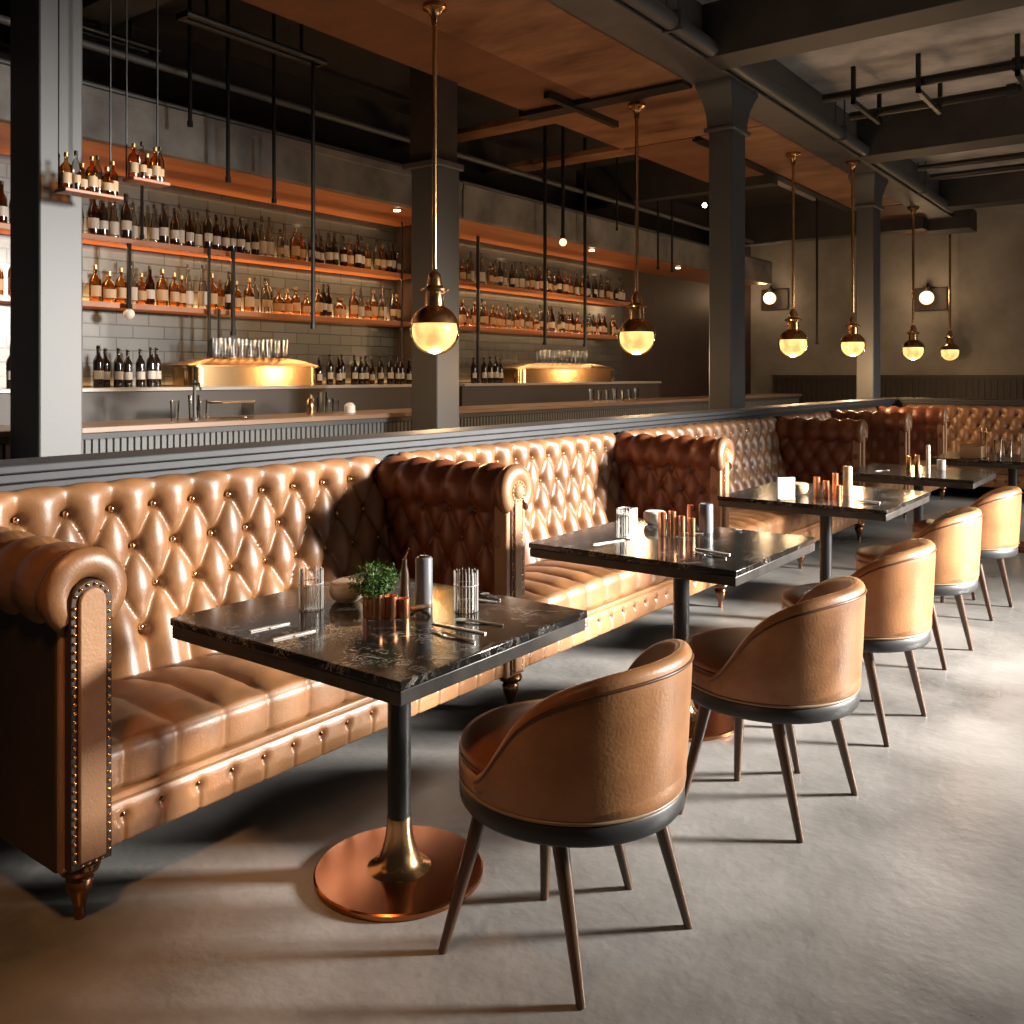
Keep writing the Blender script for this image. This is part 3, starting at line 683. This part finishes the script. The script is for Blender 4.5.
def arm(root, yc, top, q, inner='both', nails=True, rad=.115, hw=.068):
    """arm or divider at local y=yc, running from x=0 back to the wall"""
    cz = top - rad
    zj = cz - math.sqrt(rad ** 2 - hw ** 2) * .98
    prof = [(-hw, .30), (-hw, zj)]
    a0 = math.atan2(-(cz - zj), -hw) ; a1 = -PI - a0
    a0n = a0 if a0 < 0 else a0 - 2 * PI
    # travel clockwise (over the top): from angle a0 (lower left) through 180deg, 90deg, 0 to lower right
    st = a0 + 2 * PI; en = -PI - a0
    N = 22
    for k in range(1, N): 
        a = st + (en - st) * k / N; prof.append((rad * math.cos(a), cz + rad * math.sin(a)))
    prof += [(hw, zj), (hw, .30)]
    P_ = resample(prof, q); seg = np.linalg.norm(np.diff(P_, axis=0), axis=1); V = np.concatenate([[0], np.cumsum(seg)]); VT = V[-1]
    v1 = zj - .30
    x0, x1 = XB - .04, -.025
    us = np.linspace(x0, x1, int((x1 - x0) / q) + 1)
    p2 = .148; r2 = .125; vt = v1 - .005
    def dsp(U, Vv):
        left = tuft(U, Vv, p2, r2, vt, 4 if inner == 'both' else 1, .35, .026)
        right = tuft(U, VT - Vv, p2, r2, vt, 4, .35, .026)
        flat = -.004 - .006 * np.exp(-(((U / .148 + .35) - np.round(U / .148 + .35)) * .148 / .008) ** 2) * np.clip((Vv - v1) / .03, 0, 1)
        le = left if inner == 'both' else np.where(Vv > v1, left * .55, flat)
        mid = Vv < VT / 2
        out = np.where(mid, le, right)
        edge = np.clip((x1 - U) / .04, 0, 1)
        return out * edge
    body = sweep(P_, us, dsp, lambda u, a, z: (u, yc + a, z), -1).build('arm_upholstery', LTH if inner != 'both' else M['leatherx'], root, ang=75)
    if q < .03:
        for side, ax in ((-1, '-y'), (1, '+y')):
            if side == -1 and inner != 'both': continue
            for k in range(4):
                zz = .30 + vt - k * r2
                if zz < .47: continue
                for i in range(-8, 1):
                    x = (i - .35 + (.5 if k % 2 else 0)) * p2
                    if x0 + .05 < x < x1 - .04: button(body, (x, yc + side * (hw - .036), zz), ax, r=.010)
    # lower outer panel
    if inner != 'both':
        MB().box(XB - .04, -.02, yc - hw - .004, yc - hw + .02, .15, zj + .02).build('outer_panel', M['leatherd'], root, bevel=.004)
    # padded scroll at the front: torus horseshoe around the panel
    tor = MB(); R = rad * .66; rr = rad * .36
    ring = []; n1, n2 = 40, 12
    lo_, hi_ = -.28 * PI, 1.28 * PI
    vs = []; fs = []
    for i in range(n1 + 1):
        a = lo_ + (hi_ - lo_) * i / n1
        for k in range(n2):
            b = 2 * PI * k / n2
            rr2 = R + rr * math.cos(b)
            vs.append((-.012 + rr * .75 * math.sin(b), yc + rr2 * math.cos(a), cz + rr2 * math.sin(a)))
    for i in range(n1):
        for k in range(n2): fs.append((i * n2 + k, (i + 1) * n2 + k, (i + 1) * n2 + (k + 1) % n2, i * n2 + (k + 1) % n2))
    fs += [tuple(range(n2)), tuple(n1 * n2 + k for k in range(n2))]
    tor.add(vs, fs).build('scroll_roll', LTH, root, ang=80)
    # post
    MB().box(-.075, -.004, yc - hw, yc + hw, .15, zj + .05).build('post', M['leatherp'], root, bevel=.008)
    pw = .036 if inner != 'both' else .026
    if inner != 'both':
        zt = cz - .022; n = 10
        out = [(-pw, .175), (pw, .175)] + [(pw * math.cos(PI * k / n), zt + pw * math.sin(PI * k / n)) for k in range(n + 1)]
        f = MB(); m_ = len(out)
        f.add([(-.02, yc + a, z) for a, z in out] + [(.036, yc + a, z) for a, z in out],
              [tuple(range(m_, 2 * m_)), tuple(reversed(range(m_)))] + [(k, (k + 1) % m_, m_ + (k + 1) % m_, m_ + k) for k in range(m_)])
        fp = f.build('front_panel', M['leatherp'], root, bevel=.004)
        pb = pw + .020; ob = [(-pb, .16), (pb, .16)] + [(pb * math.cos(PI * k / n), zt + pb * math.sin(PI * k / n)) for k in range(n + 1)]; m_ = len(ob)
        MB().add([(-.02, yc + a, z) for a, z in ob] + [(.026, yc + a, z) for a, z in ob],
              [tuple(range(m_, 2 * m_)), tuple(reversed(range(m_)))] + [(k, (k + 1) % m_, m_ + (k + 1) % m_, m_ + k) for k in range(m_)]).build('nail_band', M['leatherd'], root, bevel=.003)
        if nails:
            z = .185
            while z < zt:
                for sd in (-1, 1): button(fp, (.027, yc + sd * (pw + .010), z), '+x', 'nailhead', 'brassb', .0062)
                z += .0225
            for k in range(1, 7):
                a = PI * k / 7; button(fp, (.027, yc + (pw + .010) * math.cos(a), zt + (pw + .010) * math.sin(a)), '+x', 'nailhead', 'brassb', .0058)
            for k in range(4): button(fp, (.027, yc - pw + .01 + k * .018, .168), '+x', 'nailhead', 'brassb', .0058)
    else:
        fp = MB().box(-.02, .012, yc - pw, yc + pw, .17, cz - .03).build('front_panel', M['leatherp'], root, bevel=.006)
        MB().box(-.02, .002, yc - pw - .014, yc + pw + .014, .16, cz - .03).build('nail_band', M['piping'], root)
        MB().lathe([(0, 0), (.048, 0), (.05, .006), (.046, .012), (.034, .010), (.030, .016), (.022, .024), (0, .030)], 24, (.0, yc, cz), mtx=Matrix.Rotation(PI / 2, 4, 'Y')).build('rosette', M['leatherp'], root)
        if nails:
            z = .19
            while z < cz - .06:
                for sd in (-1, 1): button(fp, (.003, yc + sd * (pw + .007), z), '+x', 'nailhead', 'brassb', .005)
                z += .03
            for k in range(14):
                a = 2 * PI * k / 14; button(fp, (.012, yc + .040 * math.cos(a), cz + .040 * math.sin(a)), '+x', 'nailhead', 'brass', .005)
    foot(root, -.035, yc)

BX = -2.34
D = [1.245, 3.14, 5.30, 8.18, 9.72, 11.40]
labs = ['nearest tufted leather booth bench, with scrolled arm at the left edge', 'second tufted leather booth bench, behind the second table',
        'third tufted leather booth bench, behind the third table', 'fourth tufted leather booth bench, behind the fourth table', 'fifth short tufted leather booth bench before the corner']
hw = .068
for i in range(5):
    q = (.0085, .012, .018, .024, .026)[i]
    ya, yb = D[i], D[i + 1]; y00 = ya
    r = thing('booth_bench', labs[i], 'bench', (BX, ya, 0))
    s0 = -.0 if i == 0 else 0
    if i == 0:
        bench(r, hw + .0, 1.71 - ya + .0 + (yb - 1.71) - hw, q) if False else bench(r, hw, yb - ya - hw, q)
        arm(r, 0, .985, .0095, inner='one')
    else: bench(r, hw, yb - ya - hw, q)
    arm(r, yb - ya, 1.056 if i < 3 else 1.07, q * .95, nails=i < 2)
    if i == 2: foot(r, -.035, 6.72 - ya)
    if i == 0: pass
# corner stub and end bench
r = thing('corner_bench', 'tufted leather corner bench past the last divider', 'bench', (BX, 11.40, 0)); bench(r, hw, .22, .03)
r = thing('end_bench', 'tufted leather bench running along the far end, facing the viewer', 'bench', (BX - .72, 11.62, 0), -PI / 2)
bench(r, .05, 4.0, .03)

# ------------------------------------------------------------------ tables
def make_table(cx, cy, hx, hy, lab, off=(0, 0)):
    r = thing('dining_table', lab, 'table', (cx, cy, 0))
    MB().box(-hx, hx, -hy, hy, .728, .75).build('marble_top', M['marble'], r, bevel=.003)
    MB().box(-hx + .004, hx - .004, -hy + .004, hy - .004, .692, .728).build('edge_frame', M['edge'], r, bevel=.003)
    ox, oy = off
    MB().lathe([(0, .15), (.034, .15), (.034, .69), (0, .69)], 28, (ox, oy, 0)).build('column', M['steelb'], r)
    MB().lathe([(0, .685), (.16, .685), (.16, .692), (0, .692)], 24, (ox, oy, 0)).build('mounting_plate', M['steelb'], r)
    MB().lathe([(0, .019), (.092, .021), (.072, .03), (.058, .048), (.047, .08), (.040, .11), (.0365, .14), (.036, .165), (.035, .168), (0, .168)], 40, (ox, oy, 0)).build('flared_collar', M['brassb'], r)
    MB().lathe([(0, 0), (.238, 0), (.243, .004), (.243, .016), (.238, .020), (0, .021)], 64, (ox, oy, 0)).build('round_base', M['copper'], r)
    return r
make_table(-1.885, 1.878, .452, .392, 'nearest black marble table with potted herb on it', (.035, .035))
make_table(-1.755, 3.46, .452, .420, 'second black marble table, with white wire rack', (.02, .02))
make_table(-1.735, 5.33, .462, .47, 'third black marble table, with upright white card')
make_table(-1.615, 7.0, .435, .42, 'fourth black marble table, behind the third')
make_table(-1.35, 8.6, .45, .40, 'fifth dark table, at the far end below the end bench', (.1, 0))

# ------------------------------------------------------------------ chairs
def make_chair():
    r = thing('tub_chair', '', 'chair')
    MB().lathe([(0, .355), (.262, .355), (.283, .362), (.289, .37), (.289, .408), (.283, .414), (0, .414)], 56).build('base_ring', M['ringm'], r, ang=50)
    MB().lathe([(.27, .412), (.288, .412), (.291, .416), (.288, .421), (.27, .420)], 56).build('trim_line', M['trimd'], r, ang=80)
    MB().lathe([(0, .418), (.280, .418), (.286, .43), (.286, .462), (.280, .474), (.262, .478), (0, .478)], 56).build('seat_drum', M['tan'], r, ang=60).scale = (1.03, 1.0, 1)
    MB().lathe([(0, .475), (.235, .475), (.272, .478), (.277, .488), (.270, .502), (.235, .516), (.15, .526), (0, .530)], 56).build('seat_cushion', M['tanin'], r, ang=80).location = (-.018, 0, 0)
    MB().tube([(.277 * math.cos(a) - .012, .277 * math.sin(a), .480) for a in [2 * PI * k / 64 for k in range(65)]], .005, 8).build('piping', M['piping'], r, ang=80)
    # wrap-around shell ; back is +x
    tab = [(0, .762), (20, .760), (40, .750), (60, .722), (75, .680), (88, .612), (94, .560), (99, .515), (104, .488), (110, .462)]
    ta = np.array(tab, float)
    def hz(t):
        t = abs(t); q = np.linspace(t - 9, t + 9, 19)
        return float(np.mean(np.interp(np.abs(q), ta[:, 0], ta[:, 1])))
    n = 84; T = 109; vs = []; fs = []; prof_n = 0
    edge = []
    for i in range(n + 1):
        th = -T + 2 * T * i / n; a = math.radians(th); h = hz(th)
        k = min(1, (h - .44) / .36)
        ro0, ro1 = .288, .288 + .018 * k
        tk = .040 * min(1, .25 + (T - abs(th)) / 26)
        prof = [(ro0, .423), (ro0 + .006, .46)]
        for s_ in (.35, .6, .85): prof.append((ro0 + (ro1 - ro0) * s_ + .006, .423 + (h - .423) * s_))
        zc = h - tk * .35
        prof.append((ro1 + .002, zc))
        for b in (30, 60, 90, 120, 150):
            bb = math.radians(b); prof.append((ro1 - tk / 2 + tk / 2 * math.cos(bb), zc + tk * .42 * math.sin(bb)))
        prof += [(ro1 - tk, zc), (ro0 - tk * .95, .423 + (h - .423) * .6), (ro0 - tk, .45), (ro0 - tk, .423)]
        prof_n = len(prof)
        vs += [(q * math.cos(a), q * math.sin(a), z) for q, z in prof]
        edge.append(((ro1 + .004) * math.cos(a), (ro1 + .004) * math.sin(a), zc - .012))
    for i in range(n):
        for j in range(prof_n - 1): fs.append((i * prof_n + j, (i + 1) * prof_n + j, (i + 1) * prof_n + j + 1, i * prof_n + j + 1))
        fs.append((i * prof_n + prof_n - 1, (i + 1) * prof_n + prof_n - 1, (i + 1) * prof_n, i * prof_n))
    fs += [tuple(range(prof_n)), tuple(n * prof_n + j for j in range(prof_n))]
    MB().add(vs, fs).build('back_shell', M['tan'], r, ang=70)
    MB().tube(edge, .0042, 6).build('seam_piping', M['piping'], r, ang=80)
    for tx, ty, bx, by in ((-.15, -.17, -.21, -.265), (.09, -.19, .175, -.225), (.17, .12, .235, .20), (-.12, .06, -.14, .08), (-.01, .16, .02, .265)):
        MB().tube([(tx, ty, .36), (bx, by, 0)], [.0215, .0115], 16).build('leg', M['walnut'], r, ang=50)
    return r
chair0 = make_chair()
for i, (x, y, a, l) in enumerate([(-1.30, 1.98, 0, 'nearest tan leather tub chair, at the front of the picture'), (-1.17, 3.0, .05, 'second tan leather tub chair, beside the second table'),
        (-1.155, 3.92, .05, 'third tan leather tub chair, between the second and third tables'), (-1.18, 5.05, .05, 'fourth tan leather tub chair, beside the third table'),
        (-1.16, 6.18, .05, 'fifth tan leather tub chair, farthest away at the right edge')]):
    c = chair0 if i == 0 else copy_tree(chair0)
    c.location = (x, y, 0); c.rotation_euler = (0, 0, a); tag(c, l, 'chair', 'tan tub chairs')

# ------------------------------------------------------------------ table ware
TZ = .7502
def wire_glass(x, y, lab, h=.115, rad=.034, n=22):
    r = thing('ribbed_tumbler', lab, 'glass', (x, y, TZ))
    MB().lathe([(0, 0), (rad * .92, 0), (rad, .004), (rad, h), (rad - .003, h), (rad - .004, .008), (0, .008)], 28).build('glass_cup', M['glass'], r, ang=50)
    for k in range(n):
        a = 2 * PI * k / n; c, s = math.cos(a), math.sin(a)
        MB().tube([(rad * c * 1.03, rad * s * 1.03, .002), (rad * c * 1.03, rad * s * 1.03, h + (.004 if k % 2 else 0))], .0013, 5).build('rib', M['wire'], r)
    MB().tube([((rad + .002) * math.cos(2 * PI * k / 32), (rad + .002) * math.sin(2 * PI * k / 32), h * .68) for k in range(33)], .0015, 5).build('band', M['wire'], r)
wire_glass(-2.093, 1.793, 'ribbed clear tumbler left of the wooden bowl on the nearest table')
wire_glass(-1.714, 2.051, 'ribbed clear tumbler right of the grey candle on the nearest table')
def bowl(x, y, lab, m='bowl', s=1):
    r = thing('lidded_bowl', lab, 'bowl', (x, y, TZ))
    MB().lathe([(0, 0), (.03 * s, 0), (.046 * s, .012 * s), (.054 * s, .03 * s), (.053 * s, .043 * s), (0, .043 * s)], 28).build('cup', M[m], r)
    MB().lathe([(0, .043 * s), (.053 * s, .044 * s), (.052 * s, .053 * s), (.044 * s, .060 * s), (0, .062 * s)], 28).build('lid', M[m], r)
bowl(-2.08, 1.923, 'round pale wooden bowl with lid on the nearest table')
bowl(-2.016, 3.775, 'round white bowl on the second table', 'white', 1.0)
# herb
r = thing('potted_herb', 'leafy green herb in a ribbed copper pot on the nearest table', 'plant', (-1.883, 1.852, TZ))
pot = MB(); n = 40; vs = []; fs = []
lv = [(.036, 0), (.037, .004), (.038, .068), (.036, .068), (.035, .055)]
for rr_, z in lv:
    for k in range(n * 2): a = PI * k / n; q = rr_ * (1 + .035 * math.cos(a * 12)); vs.append((q * math.cos(a), q * math.sin(a), z))
N2 = n * 2
fs = [(i * N2 + k, i * N2 + (k + 1) % N2, (i + 1) * N2 + (k + 1) % N2, (i + 1) * N2 + k) for i in range(len(lv) - 1) for k in range(N2)] + [tuple(reversed(range(N2)))]
pot.add(vs, fs).build('pot', M['coppot'], r, ang=60)
MB().lathe([(0, .056), (.034, .056)], 20).build('soil', M['soil'], r)
lf = MB(); st = MB(); rg = random.Random(3)
for k in range(80):
    a = rg.uniform(0, 2 * PI); e = rg.uniform(.1, 1.35); R = rg.uniform(.05, .075)
    tip = Vector((math.cos(a) * math.cos(e) * R * 1.15, math.sin(a) * math.cos(e) * R * 1.15, .072 + math.sin(e) * R * 1.15))
    b0 = Vector((math.cos(a) * .012, math.sin(a) * .012, .055)); mid = (b0 + tip) / 2 + Vector((0, 0, .012))
    st.tube([b0, mid, tip], .0009, 4)
    for j in range(22):
        t_ = rg.uniform(.35, 1.08); c = b0.lerp(tip, t_) + Vector([rg.gauss(0, .007) for _ in range(3)])
        d = Vector([rg.gauss(0, 1) for _ in range(3)]).normalized(); u = d.cross(Vector((0, .3, 1))).normalized(); s_ = rg.uniform(.0045, .0075)
        nn = d.cross(u) * s_ * .25
        lf.add([c - d * s_, c + u * s_ * .55 + nn, c + d * s_, c - u * s_ * .55 + nn], [(0, 1, 2, 3)])
lf.build('foliage', M['leaf'], r, smooth=False); st.build('stems', M['leaf'], r)
def cup(x, y, rad, h, lab, m='coppot', name='copper_cup'):
    tag(MB().lathe([(0, 0), (rad * .95, 0), (rad, .003), (rad, h), (rad - .002, h), (rad - .003, .006), (0, .006)], 24, (x, y, TZ)).build(name, M[m]), lab, 'cup')
cup(-1.838, 1.868, .020, .062, 'taller small copper cup right beside the herb pot', m='coppot')
cup(-1.812, 1.892, .017, .054, 'shorter small copper cup between herb pot and grey candle')
def candle(x, y, rad, h, lab, m='wax'):
    r = thing('pillar_candle', lab, 'candle', (x, y, TZ))
    MB().lathe([(0, 0), (rad, 0), (rad, h - .006), (rad - .005, h), (rad * .55, h - .001), (rad * .4, h - .006), (0, h - .007)], 28).build('wax_body', M[m], r, ang=50)
    MB().tube([(0, 0, h - .008), (.001, 0, h + .006), (.003, 0, h + .012)], .0013, 6).build('wick', M['cap'], r)
    return r
r = candle(-1.867, 2.037, .026, .143, 'tall grey pillar candle with black charred top on the nearest table')
MB().lathe([(0, .136), (.015, .137), (.018, .143), (.011, .147), (0, .145)], 14).build('charred_top', M['cap'], r)
r = thing('slim_bottle', 'slim brown oil bottle with curved spout beside the grey candle', 'bottle', (-1.897, 1.985, TZ))
MB().lathe([(0, 0), (.014, 0), (.015, .01), (.013, .10), (.007, .125), (.007, .14), (0, .14)], 16).build('body', M['walnut'], r); MB().tube([(0, 0, .138), (.002, .002, .15), (.008, .004, .165), (.012, .006, .172)], [.004, .0035, .0025, .0015], 6).build('spout', M['brassb'], r)
tag(MB().tube([(-1.812 + .026 * math.cos(a), 1.962 + .026 * math.sin(a), TZ + .014 + .008 * math.sin(a + 2)) for a in [2 * PI * k / 32 for k in range(33)]], .006, 10).build('napkin_ring', M['trimc']), 'pale napkin ring in front of the grey candle', 'napkin ring')

def cut(p0, p1, kind, lab, w=.009):
    p0 = Vector((*p0, 0)); p1 = Vector((*p1, 0)); d = (p1 - p0); L = d.length; a = math.atan2(d.y, d.x)
    r = thing(kind, lab, kind.split('_')[-1], (p0.x, p0.y, TZ), a)
    if kind == 'table_knife':
        MB().add([(0, -.005, 0), (L * .45, -.0045, 0), (L * .47, -.008, 0), (L * .96, -.007, 0), (L, .004, 0), (L * .47, .0055, 0), (L * .45, .0045, 0), (0, .005, 0)] +
                 [(0, -.005, .004), (L * .45, -.0045, .004), (L * .47, -.008, .003), (L * .96, -.007, .003), (L, .004, .003), (L * .47, .0055, .003), (L * .45, .0045, .004), (0, .005, .004)],
                 [tuple(range(7, -1, -1)), tuple(range(8, 16))] + [(k, (k + 1) % 8, 8 + (k + 1) % 8, 8 + k) for k in range(8)]).build('blade_and_handle', M['cutlery'], r, bevel=.0008)
    elif kind == 'table_fork':
        MB().tube([(0, 0, .003), (L * .35, 0, .004), (L * .65, 0, .006), (L * .72, 0, .004)], [.002, .0045, .003, .004], 8).build('handle', M['cutlery'], r)
        f = MB().box(L * .70, L * .80, -w, w, .001, .0045)
        for k in range(4): y = -w + .0022 + k * (2 * w - .0044) / 3; f.tube([(L * .79, y, .003), (L * .9, y, .001 + .001), (L, y, .005)], [.0016, .0015, .0009], 5)
        f.build('tines', M['cutlery'], r)
    else:
        MB().tube([(0, 0, .003), (L * .4, 0, .004), (L * .72, 0, .006), (L * .78, 0, .004)], [.002, .0042, .003, .004], 8).build('handle', M['cutlery'], r)
        s = MB().sphere((0, 0, 0), 1, 16, 6, z0=-1, z1=0)
        s.v = [(L * .87 + v[0] * L * .12, v[1] * .016, .006 + v[2] * .005) for v in s.v]; s.build('bowl', M['cutlery'], r)
cut((-2.037, 1.534), (-2.019, 1.655), 'table_knife', 'left one of two silver knives at the left corner of the nearest table')
cut((-1.925, 1.52), (-1.905, 1.65), 'table_knife', 'right one of two silver knives at the left corner of the nearest table')
cut((-1.49, 1.82), (-1.655, 1.83), 'table_fork', 'silver fork lying nearest the right corner of the nearest table')
cut((-1.52, 1.90), (-1.70, 1.89), 'table_knife', 'silver knife lying between fork and spoon on the nearest table')
cut((-1.53, 1.99), (-1.67, 1.95), 'table_spoon', 'silver spoon lying in front of the right tumbler on the nearest table')
cut((-1.70, 2.18), (-1.83, 2.13), 'table_fork', 'silver fork behind the right tumbler on the nearest table')
cut((-1.71, 2.21), (-1.80, 2.235), 'table_spoon', 'silver spoon behind the right tumbler on the nearest table')
# second table
r = thing('wire_rack', 'upright white wire rack on the second table', 'rack', (-1.937, 3.379, TZ))
w = MB()
for x in (-.032, .032):
    for k in range(6): w.tube([(x, -.03 + k * .012, 0), (x, -.03 + k * .012, .125)], .0018, 5)
for y in (-.03, .03):
    for k in range(6): w.tube([(-.032 + k * .0128, y, 0), (-.032 + k * .0128, y, .125)], .0018, 5)
for z in (.002, .10, .125): w.tube([(-.032, -.03, z), (.032, -.03, z), (.032, .03, z), (-.032, .03, z), (-.032, -.03, z)], .0025, 5)
w.build('wire_frame', M['white'], r); MB().box(-.025, .025, -.022, .022, .003, .10).build('glass_insert', M['glass'], r, bevel=.003)
for x, y, ra, h, l in ((-1.845, 3.52, .017, .10, 'leftmost slim copper tumbler on the second table'), (-1.81, 3.545, .017, .105, 'second slim copper tumbler on the second table'),
                       (-1.775, 3.565, .015, .085, 'third slim copper tumbler on the second table'), (-1.745, 3.60, .015, .075, 'shortest copper tumbler on the second table'), (-1.80, 3.70, .014, .115, 'rearmost copper tumbler next to the candle on the second table')):
    cup(x, y, ra, h, l)
candle(-1.734, 3.718, .031, .125, 'tall pale grey pillar candle on the second table')
cut((-1.97, 3.16), (-1.92, 3.33), 'table_knife', 'silver knife at the left side of the second table')
cut((-1.42, 3.22), (-1.57, 3.26), 'table_fork', 'silver fork near the front corner of the second table')
cut((-1.44, 3.30), (-1.60, 3.33), 'table_knife', 'silver knife near the front corner of the second table')
cut((-1.70, 3.90), (-1.62, 3.82), 'table_spoon', 'silver spoon at the rear right of the second table')
cut((-1.72, 3.66), (-1.82, 3.62), 'table_knife', 'silver knife lying between copper tumblers and candle on the second table')
# third table
r = thing('menu_card', 'upright white card stand on the third table', 'card', (-1.825, 4.935, TZ), -.75)
MB().box(-.006, .006, -.05, .05, .008, .125).build('card', M['white'], r, bevel=.001); MB().box(-.02, .02, -.045, .045, 0, .01).build('stand', M['trimc'], r, bevel=.002)
bowl(-1.86, 5.22, 'round cream bowl on the third table', 'bowl', 1.1)
for x, y, ra, h, l in ((-1.71, 5.10, .018, .12, 'leftmost copper cup on the third table'), (-1.665, 5.12, .017, .10, 'middle copper cup on the third table'), (-1.63, 5.17, .016, .14, 'tallest copper cup on the third table'), (-1.60, 5.12, .016, .08, 'shortest copper cup on the third table')):
    cup(x, y, ra, h, l)
candle(-1.62, 5.36, .026, .165, 'tall pale candle on the third table', 'trimc')
cut((-1.36, 5.05), (-1.52, 5.09), 'table_fork', 'silver fork at the front of the third table')
cut((-1.38, 5.14), (-1.54, 5.17), 'table_knife', 'silver knife at the front of the third table')
# fourth table
for x, y, ra, h, l in ((-1.66, 6.90, .02, .11, 'left brass cup on the fourth table'), (-1.61, 6.93, .02, .12, 'right brass cup on the fourth table')):
    cup(x, y, ra, h, l, 'brassb', 'brass_cup')
candle(-1.52, 6.86, .014, .20, 'slim white candle on the fourth table', 'white')
cup(-1.50, 7.17, .03, .075, 'short white cup on the fourth table', 'white', 'white_cup')
cut((-1.86, 6.80), (-1.80, 6.94), 'table_knife', 'silver knife on the left of the fourth table')
# fifth table
r = thing('amber_lantern', 'square glowing amber box lantern on the fifth table', 'lantern', (-1.52, 8.42, TZ))
MB().box(-.08, .08, -.08, .08, 0, .10).build('glass_box', M['labelo'], r, bevel=.004); MB().box(-.085, .085, -.085, .085, .10, .108).build('rim', M['brass'], r)
for x, y, l in ((-1.47, 8.5, 'left thin brass candlestick on the fifth table'), (-1.42, 8.42, 'right thin brass candlestick on the fifth table')):
    tag(MB().lathe([(0, 0), (.025, 0), (.025, .005), (.005, .012), (.005, .20), (.012, .21), (.008, .25), (0, .255)], 12, (x, y, TZ)).build('candlestick', M['brass']), l, 'candlestick')
for x, y, l in ((-1.34, 8.5, 'left clear glass on the fifth table'), (-1.27, 8.55, 'right clear glass on the fifth table')):
    put_glass(x, y, TZ, l, 'glasses on the fifth table', 1.0)
candle(-1.17, 8.62, .018, .20, 'left white candle at the right end of the fifth table', 'white')
candle(-1.09, 8.62, .018, .20, 'right white candle at the right end of the fifth table', 'white')

# ------------------------------------------------------------------ lights
def area(loc, rot, sx, sy, e, c, name='window_and_key_light', spread=PI):
    ld = bpy.data.lights.new(name, 'AREA'); ld.shape = 'RECTANGLE'; ld.size = sx; ld.size_y = sy; ld.energy = e; ld.color = c; ld.spread = spread
    o = bpy.data.objects.new(name, ld); col.objects.link(o); o.location = loc; o.rotation_euler = rot
    return o
def aim(o, t): 
    o.rotation_euler = (Vector(t) - o.location).to_track_quat('-Z', 'Y').to_euler()
for (a, b), e in zip(wins, (3, 45, 400)):
    area((5.3, (a + b) / 2, (wz0 + wz1) / 2), (0, PI / 2 - .72, 0), (wz1 - wz0) * .9, b - a, e, (1.0, .94, .87), spread=1.5)
o = area((5.2, 8.0, 3.0), (0, 0, 0), 1.1, 1.3, 400, (1.0, .94, .86), spread=.8); aim(o, (-2.0, 4.2, .3))  # small key lamp added beside the windows to sharpen chair leg shadows
# shelf strips under soffit and shelves
for y0, y1, z, e in ((3.0, 7.5, 3.12, 5), (3.0, 7.5, S1 - .07, 22), (3.0, 7.5, S2 - .07, 14), (8.2, 12.6, 3.12, 5), (8.2, 12.5, S1 - .07, 18), (8.2, 12.2, S2 - .07, 11)):
    area((-7.2, (y0 + y1) / 2, z), (0, 0, 0), .06, y1 - y0, e, (1.0, .62, .30), 'shelf_strip')
for y0, y1, z, e in ((3.0, 7.5, S1 + .02, 16), (3.0, 7.5, S2 + .02, 34), (3.0, 7.5, S3 + .02, 6), (8.3, 12.5, S1 + .02, 12), (8.3, 12.2, S2 + .02, 24), (8.3, 12.5, S3 + .02, 3)):
    area((-7.36, (y0 + y1) / 2, z), (0, PI - .35, 0), .05, y1 - y0, e, (1.0, .50, .18), 'shelf_uplight')
# warm room downlight near the first bench
ld = bpy.data.lights.new('warm_downlight', 'SPOT'); ld.energy = 230; ld.color = (1, .45, .16); ld.spot_size = .75; ld.spot_blend = 1; ld.shadow_soft_size = .2
o = bpy.data.objects.new('warm_downlight', ld); col.objects.link(o); o.location = (-1.2, .2, 3.6); aim(o, (-1.95, 1.15, 0))

wd = bpy.data.worlds.new('World'); scene.world = wd; wd.use_nodes = True
bg = wd.node_tree.nodes['Background']; bg.inputs[0].default_value = (.9, .72, .55, 1); bg.inputs[1].default_value = .025

# ------------------------------------------------------------------ camera
cd = bpy.data.cameras.new('Camera'); cam = bpy.data.objects.new('Camera', cd); col.objects.link(cam)
cam.location = (0, 0, 1.44); cam.rotation_euler = (PI / 2, 0, math.radians(37.0))
cd.sensor_width = 36; cd.lens = 913 / 1024 * 36; cd.shift_y = -137 / 1024; cd.clip_start = .05
scene.camera = cam
scene.view_settings.view_transform = 'Standard'; scene.view_settings.look = 'None'
scene.view_settings.exposure = 0.0; scene.view_settings.gamma = 1.0; scene.view_settings.use_curve_mapping = False
